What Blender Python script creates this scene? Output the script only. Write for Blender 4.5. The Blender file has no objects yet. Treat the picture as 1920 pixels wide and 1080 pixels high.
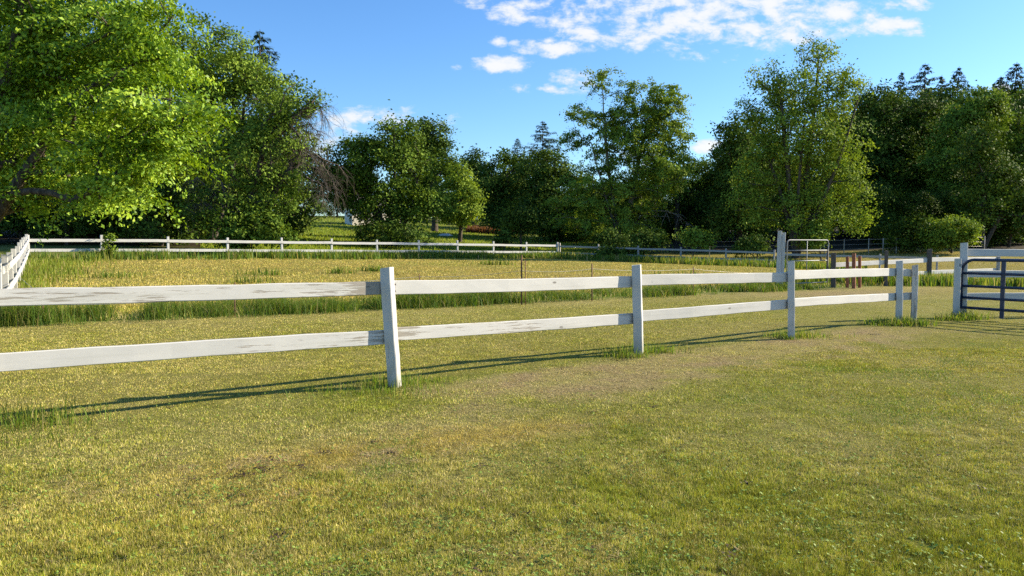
import bpy, math, random
import numpy as np
from mathutils import Vector, Matrix

random.seed(7)
RNG = np.random.default_rng(11)
sc = bpy.context.scene
COL = sc.collection
F = 1387.0                      # focal length in pixels of a 1920 wide frame
PITCH = math.atan(85 / F)       # horizon at row 455
CH = 1.5                        # eye height
SUN = Vector((1.98, 0.534, 1.0)).normalized()

# ------------------------------------------------------------------ geometry of the view
def ray(px, py):
    u, v = (px - 960) / F, (540 - py) / F
    s, c = math.sin(PITCH), math.cos(PITCH)
    return np.array([u, c + v * s, -s + v * c])
def P(px, py, Y):               # the point at world distance Y that the pixel looks at
    d = ray(px, py)
    return Vector((d[0] / d[1] * Y, Y, CH + d[2] / d[1] * Y))
def G0(px, py):                 # on level ground
    d = ray(px, py)
    t = -CH / d[2]
    return Vector((d[0] * t, d[1] * t, 0))

# ------------------------------------------------------------------ noise
_tab = np.random.default_rng(3).random((256, 256))
def vnoise(x, y):
    x = np.asarray(x, float); y = np.asarray(y, float)
    xi = np.floor(x).astype(int); yi = np.floor(y).astype(int)
    fx = x - xi; fy = y - yi
    fx = fx * fx * (3 - 2 * fx); fy = fy * fy * (3 - 2 * fy)
    a = _tab[xi & 255, yi & 255]; b = _tab[(xi + 1) & 255, yi & 255]
    c = _tab[xi & 255, (yi + 1) & 255]; d = _tab[(xi + 1) & 255, (yi + 1) & 255]
    return (a * (1 - fx) + b * fx) * (1 - fy) + (c * (1 - fx) + d * fx) * fy
def fbm(x, y, o=4):
    s = 0; a = 0.5; t = 0
    for k in range(o):
        s = s + a * vnoise(x * 2 ** k + 17.3 * k, y * 2 ** k + 5.1 * k); t += a; a *= 0.55
    return s / t
def sstep(a, b, x):
    t = np.clip((x - a) / (b - a), 0, 1)
    return t * t * (3 - 2 * t)

# ------------------------------------------------------------------ terrain
def far_line(x):
    x = np.asarray(x, float)
    return np.where(x < 3.5, np.maximum(37, 37 + (x + 23.5) * 0.78), np.maximum(40, 58 - (x - 3.5) * 0.6))
def zg(x, y):
    x = np.asarray(x, float); y = np.asarray(y, float)
    zf = np.interp(x, [-60, -30, -21, 3.5, 17.7, 26.6, 80], [0.9, 0.8, 0.67, 0.30, -0.1, -0.28, -0.4])
    z = zf * sstep(15, 40, y)
    d = np.clip(y - far_line(x), 0, 95)
    z = z + 0.058 * d * sstep(0, 6, d)
    z = z + 0.05 * (fbm(x * 0.22, y * 0.22, 3) - 0.5) * sstep(16, 26, y)
    return z + 0.02 * (fbm(x * 0.9 + 40, y * 0.9, 2) - 0.5)
def gz(x, y): return float(zg(x, y))

WD = np.array([0.88, 0.48]); WD = WD / np.linalg.norm(WD)     # direction of the wire fence
W0 = np.array([-9.3, 13.4])
def d_wire(x, y): return (x - W0[0]) * -WD[1] + (y - W0[1]) * WD[0]
p1b = G0(740, 725)
ND = np.array([0.797, 0.604])
def d_near(x, y): return (x - p1b.x) * -ND[1] + (y - p1b.y) * ND[0]
def a_near(x, y): return (x - p1b.x) * ND[0] + (y - p1b.y) * ND[1]
FA = np.array([-23.5, 36.0]); FE = np.array([3.55, 58.0])     # far white fence
FD = (FE - FA) / np.linalg.norm(FE - FA)
def d_far(x, y): return (x - FA[0]) * -FD[1] + (y - FA[1]) * FD[0]

# ------------------------------------------------------------------ ground cover zones
def blob(x, y, cx, cy, rx, ry, ang=0.0):
    c, s = math.cos(ang), math.sin(ang)
    a = ((x - cx) * c + (y - cy) * s) / rx; b = (-(x - cx) * s + (y - cy) * c) / ry
    return np.exp(-(a * a + b * b))
def zones(x, y, want_wood=False):
    """weights of green, straw, bare earth, gold and lush at ground points"""
    dn, dw, an, df = d_near(x, y), d_wire(x, y), a_near(x, y), d_far(x, y)
    n1 = fbm(x * 0.55, y * 0.55, 4); n2 = fbm(x * 2.3 + 9, y * 2.3, 3); n3 = fbm(x * 6 + 3, y * 6 + 2, 2)
    straw = 0.36 + 0.9 * (n1 - 0.5) + 0.5 * (n2 - 0.5) + 0.3 * (n3 - .5)
    earth = np.zeros_like(x)
    # worn strip in front of the near fence
    strip = sstep(-2.1, -0.9, dn + 0.7 * (n2 - 0.5)) * sstep(0.1, -0.35, dn) * sstep(-0.7, 1.1, an) * sstep(11, 8, an)
    straw = straw + 0.85 * strip; earth = earth + strip * (0.22 + 1.7 * (n2 - 0.45) + .8 * (n3 - .5))
    # paler band running left from it
    b2 = blob(x, y, -0.6, 6.1, 1.9, 0.30, 0.45) ; straw = straw + 0.45 * b2
    b3 = blob(x, y, -1.15, 5.15, 1.25, 0.34, 0.42) + .8 * blob(x, y, 0.1, 5.9, .9, .25, .4) + .5 * blob(x, y, -1.3, 4.35, .5, .2, .1); straw = straw + 0.55 * b3; gold = 1.0 * b3
    earth = earth + b3 * np.clip((n3 - 0.60) * 3, 0, .6)
    b4 = blob(x, y, -1.9, 3.9, 1.3, 0.5, 0.1); straw = straw + 0.25 * b4; gold = gold + 0.3 * b4
    straw = straw - 0.22 * blob(x, y, 2.2, 7.0, 2.4, 1.2, 0.5) - 0.3 * blob(x, y, 0.3, 4.2, 1.2, 0.45, 0.2)
    rgt = sstep(1.0, 6, x) * sstep(3.5, 8, y) * (dn < 0); gold = gold + 0.34 * rgt; straw = straw - .12 * rgt
    # the lane between the fences
    lane = sstep(0.0, 0.4, dn) * sstep(0.0, -0.4, dw)
    straw = straw + lane * (0.10 + 0.35 * sstep(-2.6, -0.7, dw)) ; gold = gold + lane * 0.22
    earth = earth + lane * 0.8 * blob(x, y, 9.6, 21.5, 3.2, 1.2, 0.45)
    # pasture
    past = sstep(0.4, 1.4, dw) * sstep(0, -1.5, df)
    left_green = blob(x, y, -13.5, 22, 4, 5) * 0.4
    gold = gold + past * (0.78 + 0.9 * (n1 - 0.5) - left_green)
    straw = straw + past * (0.15 + 0.35 * blob(x, y, 3, 27, 6, 3.5, 0.4))
    earth = earth + past * np.clip(0.75 * blob(x, y, 3.0, 26, 5, 2.2, 0.45) * (0.4 + n2), 0, .8)
    # beyond
    beyond = sstep(-1.0, 0.5, df) * (x < 14)
    lush = beyond * 0.9 + sstep(-0.9, -0.2, dw) * sstep(1.6, 0.7, dw) + 0.9 * sstep(-3.0, -1.0, df) * sstep(1, 0, df) * (x < 6)
    right = sstep(10, 14, x) * sstep(17, 22, y)
    gold = gold + right * 0.45 * (1 - past); lush = lush + right * 0.25 * (1 - past)
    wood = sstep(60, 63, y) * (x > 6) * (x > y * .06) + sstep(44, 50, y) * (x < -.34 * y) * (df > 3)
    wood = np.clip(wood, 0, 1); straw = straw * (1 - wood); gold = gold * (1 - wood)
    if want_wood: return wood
    return (np.clip(straw, 0, 1), np.clip(earth, 0, 1), np.clip(gold, 0, 1), np.clip(lush, 0, 1))
C_GREEN = np.array([0.275, 0.300, 0.036]); C_STRAW = np.array([0.53, 0.455, 0.170])
C_EARTH = np.array([0.36, 0.265, 0.135]); C_GOLD = np.array([0.49, 0.375, 0.085]); C_LUSH = np.array([0.15, 0.235, 0.022])
def mix(a, b, t): return a * (1 - t[:, None]) + b * t[:, None]
def ground_colour(x, y):
    st, ea, go, lu = zones(x, y)
    c = np.repeat(C_GREEN[None], len(x), 0)
    c = mix(c, C_LUSH[None], lu); c = mix(c, C_STRAW[None], st * 0.75); c = mix(c, C_GOLD[None], go * 0.75)
    c = mix(c, C_EARTH[None], ea)
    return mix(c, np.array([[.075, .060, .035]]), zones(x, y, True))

# ------------------------------------------------------------------ mesh helpers
def mk_mesh(name, verts, faces, mat=None, face_col=None, face_tint=None, vert_col=None):
    """faces: (n,k) index array"""
    verts = np.ascontiguousarray(verts, dtype=np.float32); faces = np.ascontiguousarray(faces, dtype=np.int32)
    me = bpy.data.meshes.new(name)
    n, k = faces.shape
    me.vertices.add(len(verts)); me.vertices.foreach_set('co', verts.ravel())
    me.loops.add(n * k); me.loops.foreach_set('vertex_index', faces.ravel())
    me.polygons.add(n); me.polygons.foreach_set('loop_start', np.arange(0, n * k, k, dtype=np.int32))
    me.update(calc_edges=True)
    if face_col is not None:
        a = me.attributes.new('col', 'FLOAT_COLOR', 'FACE')
        a.data.foreach_set('color', np.c_[face_col, np.ones(n)].astype(np.float32).ravel())
    if vert_col is not None:
        a = me.attributes.new('col', 'FLOAT_COLOR', 'POINT')
        a.data.foreach_set('color', np.c_[vert_col, np.ones(len(verts))].astype(np.float32).ravel())
    if face_tint is not None:
        a = me.attributes.new('tint', 'FLOAT', 'FACE')
        a.data.foreach_set('value', np.asarray(face_tint, np.float32))
    if mat: me.materials.append(mat)
    return me
def link(name, me, parent=None, loc=(0, 0, 0)):
    o = bpy.data.objects.new(name, me); COL.objects.link(o); o.location = loc
    if parent: o.parent = parent
    return o
def tag(o, label=None, cat=None, group=None, kind=None):
    if label: o['label'] = label
    if cat: o['category'] = cat
    if group: o['group'] = group
    if kind: o['kind'] = kind
    return o
def empty(name, loc, label, cat, group=None):
    o = bpy.data.objects.new(name, None); COL.objects.link(o); o.location = loc
    o.empty_display_size = 0.2
    return tag(o, label, cat, group)
def smooth(me):
    me.polygons.foreach_set('use_smooth', np.ones(len(me.polygons), bool)); me.update()

def loft(sections, cap=True):
    """list of rings (same count) -> verts, quads (+ fan caps written as degenerate-free quads)"""
    k = len(sections[0]); V = [v for s in sections for v in s]; Q = []
    for i in range(len(sections) - 1):
        for j in range(k):
            a, b = i * k + j, i * k + (j + 1) % k
            Q.append((a, b, b + k, a + k))
    return V, Q
def bar_mesh(name, L, w, h, axis, mat, seed=0, n=9, wob=0.004, cham=0.006, tip=0.0):
    """a sawn board or post: chamfered section, a little warp, ends closed. axis 'X' is centred, axis 'Z' starts at 0"""
    r = random.Random(seed)
    prof = [(-w / 2 + cham, -h / 2), (w / 2 - cham, -h / 2), (w / 2, -h / 2 + cham), (w / 2, h / 2 - cham),
            (w / 2 - cham, h / 2), (-w / 2 + cham, h / 2), (-w / 2, h / 2 - cham), (-w / 2, -h / 2 + cham)]
    V = []; Fc = []
    ph = [r.uniform(0, 6.3) for _ in range(4)]
    ts = [i / n for i in range(n + 1)]
    for i, t in enumerate(ts):
        ox = wob * math.sin(t * 5 + ph[0]) + wob * .4 * math.sin(t * 19 + ph[2]); oz = wob * math.sin(t * 4 + ph[1]) + wob * .4 * math.sin(t * 23 + ph[3])
        s = 1.0 + r.uniform(-.02, .02)
        for (a, b) in prof:
            jx, jz = r.uniform(-.0012, .0012), r.uniform(-.0012, .0012)
            q = (a * s + ox + jx, b * s + oz + jz)
            if axis == 'X': V.append(((t - .5) * L, q[0], q[1]))
            else:
                zz = t * L + (tip * a if i == n else 0) + (r.uniform(-.004, .004) if i == n else 0)
                V.append((q[0], q[1], zz))
    for i in range(n):
        for j in range(8):
            a, b = i * 8 + j, i * 8 + (j + 1) % 8
            Fc.append((a, b, b + 8, a + 8) if axis == 'X' else (a, b, b + 8, a + 8))
    me = bpy.data.meshes.new(name)
    Fc.append(tuple(range(7, -1, -1))); Fc.append(tuple(n * 8 + j for j in range(8)))
    me.from_pydata(V, [], Fc); me.update()
    import bmesh
    bm = bmesh.new(); bm.from_mesh(me); bmesh.ops.recalc_face_normals(bm, faces=bm.faces); bm.to_mesh(me); bm.free()
    me.materials.append(mat)
    return me
_seed = [100]
def rail(parent, A, B, mat, th=0.036, h=0.14, peel=0.1, name='rail', bare=0.0):
    _seed[0] += 1
    A, B = Vector(A), Vector(B); d = B - A
    me = bar_mesh(name, d.length, th, h, 'X', mat, _seed[0], n=12, wob=0.005)
    o = link(name, me, parent, (A + B) / 2 - parent.location)
    hd = Vector((d.x, d.y, 0)).normalized()
    yv = Vector((-hd.y, hd.x, 0)); xv = d.normalized(); zv = xv.cross(yv).normalized()
    o.rotation_euler = Matrix((xv, yv, zv)).transposed().to_euler()
    o['peel'] = peel; o['half'] = d.length / 2
    return o
def post(parent, base, top, mat, w=0.11, d=None, yaw=0.0, peel=0.1, name='post', sink=0.25, tip=0.06, loose=False):
    _seed[0] += 1
    base, top = Vector(base), Vector(top); ax = (top - base).normalized()
    b2 = base - ax * sink
    me = bar_mesh(name, (top - b2).length, w, d or w, 'Z', mat, _seed[0], n=8, wob=0.004, cham=0.008, tip=tip)
    o = link(name, me, parent, b2 - (parent.location if parent else Vector()))
    x = Vector((math.cos(yaw), math.sin(yaw), 0)); y = ax.cross(x).normalized(); x = y.cross(ax)
    o.rotation_euler = Matrix((x, y, ax)).transposed().to_euler()
    o['peel'] = peel
    return o
def tube_mesh(name, paths, mat, k=8):
    """paths: list of (points, radius or list of radii)"""
    V = []; Q = []; caps = []
    for pts, rad in paths:
        pts = [Vector(p) for p in pts]; n = len(pts)
        rr = rad if isinstance(rad, (list, tuple)) else [rad] * n
        o = len(V); up = Vector((0, 0, 1))
        prev = None
        for i, p in enumerate(pts):
            t = (pts[min(i + 1, n - 1)] - pts[max(i - 1, 0)]).normalized()
            if prev is None:
                ref = Vector((0, 0, 1)) if abs(t.z) < .9 else Vector((1, 0, 0))
                a = t.cross(ref).normalized()
            else: a = (prev - t * prev.dot(t)).normalized()
            prev = a; b = t.cross(a)
            for j in range(k):
                an = 2 * math.pi * j / k
                V.append(p + (a * math.cos(an) + b * math.sin(an)) * rr[i])
        for i in range(n - 1):
            for j in range(k):
                q, w = o + i * k + j, o + i * k + (j + 1) % k
                Q.append((q, w, w + k, q + k))
        caps.append(tuple(range(o + k - 1, o - 1, -1))); caps.append(tuple(o + (n - 1) * k + j for j in range(k)))
    me = bpy.data.meshes.new(name); me.from_pydata(V, [], Q + caps)
    sm = np.r_[np.ones(len(Q), bool), np.zeros(len(caps), bool)]
    me.polygons.foreach_set('use_smooth', sm); me.update()
    if mat: me.materials.append(mat)
    return me

# ------------------------------------------------------------------ materials
class NT:
    def __init__(self, nt): self.nt = nt; nt.nodes.clear()
    def n(self, t, ins=None, **kw):
        nd = self.nt.nodes.new(t)
        for k, v in kw.items(): setattr(nd, k, v)
        for k, v in (ins or {}).items():
            if isinstance(v, bpy.types.NodeSocket): self.nt.links.new(v, nd.inputs[k])
            else: nd.inputs[k].default_value = v
        return nd
    def m(self, op, a, b=None, c=None, clamp=False):
        nd = self.nt.nodes.new('ShaderNodeMath'); nd.operation = op; nd.use_clamp = clamp
        for i, v in enumerate((a, b, c)):
            if v is None: continue
            if isinstance(v, bpy.types.NodeSocket): self.nt.links.new(v, nd.inputs[i])
            else: nd.inputs[i].default_value = v
        return nd.outputs[0]
    def mixc(self, f, a, b, bt='MIX'):
        nd = self.nt.nodes.new('ShaderNodeMix'); nd.data_type = 'RGBA'; nd.blend_type = bt
        for i, v in ((0, f), (6, a), (7, b)):
            if isinstance(v, bpy.types.NodeSocket): self.nt.links.new(v, nd.inputs[i])
            else: nd.inputs[i].default_value = v if i == 0 else (*v, 1)
        return nd.outputs[2]
    def ramp(self, f, stops):
        nd = self.nt.nodes.new('ShaderNodeValToRGB'); cr = nd.color_ramp
        while len(cr.elements) > 1: cr.elements.remove(cr.elements[-1])
        for i, (p, c) in enumerate(stops):
            e = cr.elements[0] if i == 0 else cr.elements.new(p)
            e.position = p; e.color = (*c, 1) if len(c) == 3 else c
        self.nt.links.new(f, nd.inputs[0]); return nd.outputs[0]
    def step(self, x, a, b):
        nd = self.nt.nodes.new('ShaderNodeMapRange'); nd.interpolation_type = 'SMOOTHSTEP'
        self.nt.links.new(x, nd.inputs[0]); nd.inputs[1].default_value = a; nd.inputs[2].default_value = b
        return nd.outputs[0]
def material(name):
    m = bpy.data.materials.new(name); m.use_nodes = True
    return m, NT(m.node_tree)
def finish(t, sh):
    o = t.n('ShaderNodeOutputMaterial'); t.nt.links.new(sh, o.inputs['Surface'])

def paint_material(name, axis, white=(0.53, 0.525, 0.51), wood=(0.27, 0.245, 0.21)):
    m, t = material(name)
    tc = t.n('ShaderNodeTexCoord').outputs['Object']
    oi = t.n('ShaderNodeObjectInfo').outputs['Random']
    pe = t.n('ShaderNodeAttribute', attribute_type='OBJECT', attribute_name='peel').outputs['Fac']
    if axis == 'X':
        hf = t.n('ShaderNodeAttribute', attribute_type='OBJECT', attribute_name='half').outputs['Fac']
        ax_ = t.m('ABSOLUTE', t.n('ShaderNodeSeparateXYZ', {0: tc}).outputs[0])
        end = t.m('MULTIPLY', t.m('SUBTRACT', ax_, t.m('SUBTRACT', hf, .55)), 1.8, clamp=True)
        pe = t.m('ADD', pe, t.m('MULTIPLY', end, t.m('ADD', .15, t.m('MULTIPLY', pe, .70))))
    off = t.n('ShaderNodeVectorMath', {0: tc, 1: t.n('ShaderNodeCombineXYZ', {'X': t.m('MULTIPLY', oi, 37.0), 'Y': t.m('MULTIPLY', oi, 11.0), 'Z': t.m('MULTIPLY', oi, 71.0)}).outputs[0]}).outputs[0]
    def tex(along, across, scale, detail=5, rough=.6):
        s = (along, across, across) if axis == 'X' else (across, across, along)
        mp = t.n('ShaderNodeMapping', {'Vector': off, 'Scale': s}).outputs[0]
        return t.n('ShaderNodeTexNoise', {'Vector': mp, 'Scale': scale, 'Detail': detail, 'Roughness': rough}).outputs['Fac']
    big = tex(0.5, 1.2, 1.6, 3); grain = tex(0.9, 16, 3.0, 6, .65); crack = tex(0.30, 34, 2.6, 6, .75); fine = tex(3, 40, 5, 4)
    lvl = t.m('ADD', t.m('MULTIPLY', grain, 0.75), t.m('MULTIPLY', big, 0.5))        # about .62
    thr = t.m('SUBTRACT', 0.87, t.m('MULTIPLY', pe, 0.235))
    peel = t.m('MULTIPLY', t.m('SUBTRACT', lvl, thr), 22.0, clamp=True)
    cth = t.m('SUBTRACT', 0.735, t.m('MULTIPLY', pe, 0.13))
    cr = t.m('MULTIPLY', t.m('SUBTRACT', crack, cth), 20.0, clamp=True)
    v = t.n('ShaderNodeTexVoronoi', {'Vector': t.n('ShaderNodeMapping', {'Vector': off, 'Scale': (2.2, 3, 5) if axis == 'X' else (5, 3, 2.2)}).outputs[0], 'Scale': 1.0, 'Randomness': 1.0}).outputs['Distance']
    knot = t.step(v, 0.085, 0.055)
    shade = t.n('ShaderNodeMapRange', {'Value': tex(0.8, 3, 2.2, 4), 3: 0.80, 4: 1.08}).outputs[0]
    wc = t.mixc(1.0, white, t.n('ShaderNodeCombineColor', {'Red': shade, 'Green': shade, 'Blue': t.m('MULTIPLY', shade, 0.985)}).outputs[0], 'MULTIPLY')
    dirt = t.step(tex(1.2, 5, 3.1, 6, .7), 0.56, 0.78)
    wc = t.mixc(t.m('MULTIPLY', dirt, 0.45), wc, (0.42, 0.40, 0.34))
    wd = t.mixc(fine, tuple(c * .55 for c in wood), tuple(c * 1.5 for c in wood))
    msk = t.m('MAXIMUM', peel, cr)
    c = t.mixc(msk, wc, wd)
    c = t.mixc(t.m('MULTIPLY', knot, 0.75), c, (0.10, 0.085, 0.07))
    sp = t.n('ShaderNodeSeparateXYZ', {0: tc}).outputs
    if axis == 'X':
        dx = t.m('ABSOLUTE', t.m('SUBTRACT', ax_, t.m('SUBTRACT', hf, .055))); zz = t.m('ABSOLUTE', sp[2])
        dz = t.m('ABSOLUTE', t.m('SUBTRACT', zz, .036))
        nail = t.m('MULTIPLY', t.step(dx, .012, .007), t.step(dz, .012, .007))
        run = t.m('MULTIPLY', t.step(dx, .012, .003), t.m('MULTIPLY', t.step(sp[2], .04, .03), t.n('ShaderNodeMapRange', {'Value': grain, 1: .35, 2: .6}).outputs[0]))
        c = t.mixc(t.m('MULTIPLY', run, .35), c, (.25, .15, .09))
        c = t.mixc(t.m('MULTIPLY', nail, .9), c, (.07, .05, .04))
    if axis == 'Z':
        foot = t.m('MULTIPLY', t.step(sp[2], .62, .26), t.n('ShaderNodeMapRange', {'Value': tex(2, 4, 4, 5), 1: .3, 2: .65}).outputs[0])
        c = t.mixc(t.m('MULTIPLY', foot, .75), c, (.20, .19, .11))
        stain = t.step(tex(.35, 7, 2.0, 5, .65), .50, .72)
    else:
        stain = t.step(tex(.25, 9, 2.0, 5, .65), .50, .72)
    c = t.mixc(t.m('MULTIPLY', stain, .38), c, (.33, .33, .28))
    bmp = t.n('ShaderNodeBump', {'Height': t.m('SUBTRACT', t.m('MULTIPLY', t.m('ADD', fine, grain), 0.3), msk), 'Strength': 0.28, 'Distance': 0.004}).outputs[0]
    b = t.n('ShaderNodeBsdfPrincipled', {'Base Color': c, 'Roughness': 0.62, 'Normal': bmp, 'Specular IOR Level': 0.3})
    finish(t, b.outputs[0]); return m
def simple_material(name, c1, c2, scale=8, rough=0.7, metal=0.0, stretch=(1, 1, 1), bump=0.2, spec=.4):
    m, t = material(name)
    tc = t.n('ShaderNodeTexCoord').outputs['Object']
    mp = t.n('ShaderNodeMapping', {'Vector': tc, 'Scale': stretch}).outputs[0]
    f = t.n('ShaderNodeTexNoise', {'Vector': mp, 'Scale': scale, 'Detail': 6, 'Roughness': .65}).outputs['Fac']
    f2 = t.step(f, 0.32, 0.68)
    b = t.n('ShaderNodeBsdfPrincipled', {'Base Color': t.mixc(f2, c1, c2), 'Roughness': rough, 'Metallic': metal, 'Specular IOR Level': spec,
            'Normal': t.n('ShaderNodeBump', {'Height': f, 'Strength': bump, 'Distance': .01}).outputs[0]})
    finish(t, b.outputs[0]); return m
def leaf_material(name, stops, trans=0.4, rough=0.65, tgain=1.4, spec=.05):
    m, t = material(name)
    a = t.n('ShaderNodeAttribute', attribute_name='tint').outputs['Fac']
    c = t.ramp(a, stops)
    hs = t.mixc(1.0, c, (tgain * 1.05, tgain, tgain * .45), 'MULTIPLY')
    b = t.n('ShaderNodeBsdfPrincipled', {'Base Color': c, 'Roughness': rough, 'Specular IOR Level': spec}).outputs[0]
    tr = t.n('ShaderNodeBsdfTranslucent', {'Color': hs}).outputs[0]
    mx = t.n('ShaderNodeMixShader', {0: trans, 1: b, 2: tr}).outputs[0]
    finish(t, mx); return m
def blade_material(name, trans=0.3):
    m, t = material(name)
    c = t.n('ShaderNodeAttribute', attribute_name='col').outputs['Color']
    b = t.n('ShaderNodeBsdfPrincipled', {'Base Color': c, 'Roughness': 0.6, 'Specular IOR Level': .25}).outputs[0]
    tr = t.n('ShaderNodeBsdfTranslucent', {'Color': t.mixc(1.0, c, (1.3, 1.3, .7), 'MULTIPLY')}).outputs[0]
    finish(t, t.n('ShaderNodeMixShader', {0: trans, 1: b, 2: tr}).outputs[0]); return m

M_RAIL = paint_material('rail_paint', 'X'); M_POST = paint_material('post_paint', 'Z')
M_GREYRAIL = simple_material('grey_rail_wood', (0.27, 0.26, 0.24), (0.44, 0.42, 0.39), 6, .85, stretch=(.4, 8, 8))
M_GREYPOST = simple_material('grey_post_wood', (0.27, 0.26, 0.24), (0.44, 0.42, 0.39), 6, .85, stretch=(8, 8, .4))
M_DARKPOST = simple_material('dark_post_wood', (0.055, 0.05, 0.045), (0.13, 0.11, 0.09), 6, .85, stretch=(8, 8, .5))
M_RUST = simple_material('rust', (0.22, 0.075, 0.04), (0.36, 0.15, 0.08), 14, .8, .1)
M_RUSTPOST = simple_material('rusty_dark_steel', (0.10, 0.045, 0.03), (0.20, 0.10, 0.06), 14, .8, .1)
M_GALV = simple_material('galvanised_steel', (0.17, 0.18, 0.185), (0.27, 0.285, 0.29), 18, .6, .3)
M_BLUE = simple_material('navy_enamel', (0.007, 0.019, 0.050), (0.012, 0.030, 0.078), 9, .38, .0, bump=.05)
M_WIRE = simple_material('fence_wire', (0.35, 0.34, 0.30), (0.5, 0.48, 0.42), 20, .5, .4)
M_BARK = simple_material('bark', (0.035, 0.028, 0.022), (0.13, 0.11, 0.085), 5, .9, stretch=(3, 3, .6), bump=.6, spec=.15)
M_BARKG = simple_material('grey_bark', (0.10, 0.09, 0.075), (0.26, 0.235, 0.20), 5, .9, stretch=(3, 3, .6), bump=.6, spec=.15)
M_TWIG = simple_material('dead_twig', (0.07, 0.058, 0.049), (0.14, 0.117, 0.10), 5, .9, spec=.1)
M_WALL = simple_material('cream_siding', (0.66, 0.60, 0.50), (0.74, 0.68, 0.58), 3, .8)
M_ROOF = simple_material('roof_shingle', (0.10, 0.09, 0.085), (0.16, 0.15, 0.14), 9, .9)
M_PALE = simple_material('pale_tarp', (0.50, 0.47, 0.41), (0.62, 0.59, 0.52), 3, .6)
M_DARK = simple_material('window_dark', (0.02, 0.022, 0.025), (0.03, 0.033, 0.038), 3, .15)
M_BLADE = blade_material('grass_blade', .18); M_TALL = blade_material('tall_blade', .4)
L_MAPLE = leaf_material('maple_leaf', [(0, (0.048, 0.108, 0.010)), (.5, (0.178, 0.305, 0.018)), (1, (0.36, 0.47, 0.034))], .20, .5, 1.6, .22)
L_MID = leaf_material('mid_leaf', [(0, (0.038, 0.071, 0.011)), (.5, (0.119, 0.195, 0.025)), (1, (0.237, 0.323, 0.043))], .17)
L_OAK = leaf_material('dark_leaf', [(0, (0.023, 0.046, 0.009)), (.5, (0.068, 0.119, 0.019)), (1, (0.152, 0.223, 0.030))], .13)
L_LIGHT = leaf_material('light_leaf', [(0, (0.050, 0.088, 0.015)), (.5, (0.180, 0.270, 0.033)), (1, (0.33, 0.42, 0.056))], .22)
L_FIR = leaf_material('needle', [(0, (0.018, 0.035, 0.018)), (.5, (0.032, 0.058, 0.027)), (1, (0.055, 0.089, 0.038))], .15)

# ground
def ground_material():
    m, t = material('ground_soil')
    geo = t.n('ShaderNodeNewGeometry').outputs['Position']
    c = t.n('ShaderNodeAttribute', attribute_name='col').outputs['Color']
    f = t.n('ShaderNodeTexNoise', {'Vector': geo, 'Scale': 28.0, 'Detail': 6, 'Roughness': .7}).outputs['Fac']
    g = t.n('ShaderNodeTexNoise', {'Vector': geo, 'Scale': 5.0, 'Detail': 5, 'Roughness': .65}).outputs['Fac']
    k = t.n('ShaderNodeMapRange', {'Value': f, 1: .25, 2: .75, 3: .45, 4: 1.15}).outputs[0]
    k2 = t.n('ShaderNodeMapRange', {'Value': g, 1: .3, 2: .7, 3: .75, 4: 1.15}).outputs[0]
    kk = t.m('MULTIPLY', k, k2)
    c = t.mixc(1.0, c, t.n('ShaderNodeCombineColor', {'Red': kk, 'Green': kk, 'Blue': kk}).outputs[0], 'MULTIPLY')
    b = t.n('ShaderNodeBsdfPrincipled', {'Base Color': c, 'Roughness': .95, 'Specular IOR Level': .1,
        'Normal': t.n('ShaderNodeBump', {'Height': f, 'Strength': .7, 'Distance': .04}).outputs[0]})
    finish(t, b.outputs[0]); return m
M_GROUND = ground_material()
gx = np.r_[-700, -400, -200, -120, np.arange(-80, -16, 2.0), np.arange(-16, 18, 0.14), np.arange(18, 80, 2.0), 120, 200, 400, 700]
gy = np.r_[-300, -120, -50, -20, -8, -3, np.arange(0, 30, 0.16), np.arange(30, 64, .5), np.arange(64, 170, 3.0), 200, 300, 500, 900]
GX, GY = np.meshgrid(gx, gy)
gv = np.c_[GX.ravel(), GY.ravel(), zg(GX.ravel(), GY.ravel())]
nx, ny = len(gx), len(gy)
ii = (np.arange(ny - 1)[:, None] * nx + np.arange(nx - 1)[None]).ravel()
gm = mk_mesh('ground', gv, np.c_[ii, ii + 1, ii + nx + 1, ii + nx], M_GROUND, vert_col=ground_colour(gv[:, 0], gv[:, 1]) * (np.where((gv[:, 1] < 14) & (d_wire(gv[:, 0], gv[:, 1]) < 0), .56, .64) + .2 * zones(gv[:, 0], gv[:, 1])[1])[:, None])  # ground toned down: shade in the gaps between blades is put into its colour
smooth(gm); tag(link('ground', gm), kind='structure', label='mown paddock ground rising towards the wood', cat='ground')

# ------------------------------------------------------------------ grass
def blades(name, x, y, h, w, col, lean=0.5, mat=None, segs=1, z0=None):
    n = len(x); z = zg(x, y) if z0 is None else z0
    th = RNG.uniform(0, 2 * np.pi, n); ph = RNG.uniform(0, 2 * np.pi, n)
    le = np.abs(RNG.normal(0, lean, n)).clip(0, 1.45)
    bx = np.c_[np.cos(ph), np.sin(ph), np.zeros(n)] * (w / 2)[:, None]
    dx = np.c_[np.cos(th) * np.sin(le), np.sin(th) * np.sin(le), np.cos(le)]
    b = np.c_[x, y, z - 0.004]
    if segs == 1:
        V = np.stack([b - bx, b + bx, b + dx * h[:, None]], 1).reshape(-1, 3)
        Fc = np.arange(3 * n).reshape(-1, 3); fc = col
    else:
        m1 = b + np.c_[dx[:, 0] * .35, dx[:, 1] * .35, np.cos(le * .4)] * (h * .55)[:, None]
        tp = m1 + np.c_[dx[:, 0] * 1.1, dx[:, 1] * 1.1, np.cos(le * 1.3)] * (h * .5)[:, None]
        V = np.stack([b - bx, b + bx, m1 - bx * .8, m1 + bx * .8, tp], 1).reshape(-1, 3)
        o = (np.arange(n) * 5)[:, None]
        Fc = np.concatenate([o + np.array([[0, 1, 3]]), o + np.array([[0, 3, 2]]), o + np.array([[2, 3, 4]])], 1).reshape(-1, 3)
        fc = np.repeat(col, 3, 0)
    return V, Fc, fc
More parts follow.
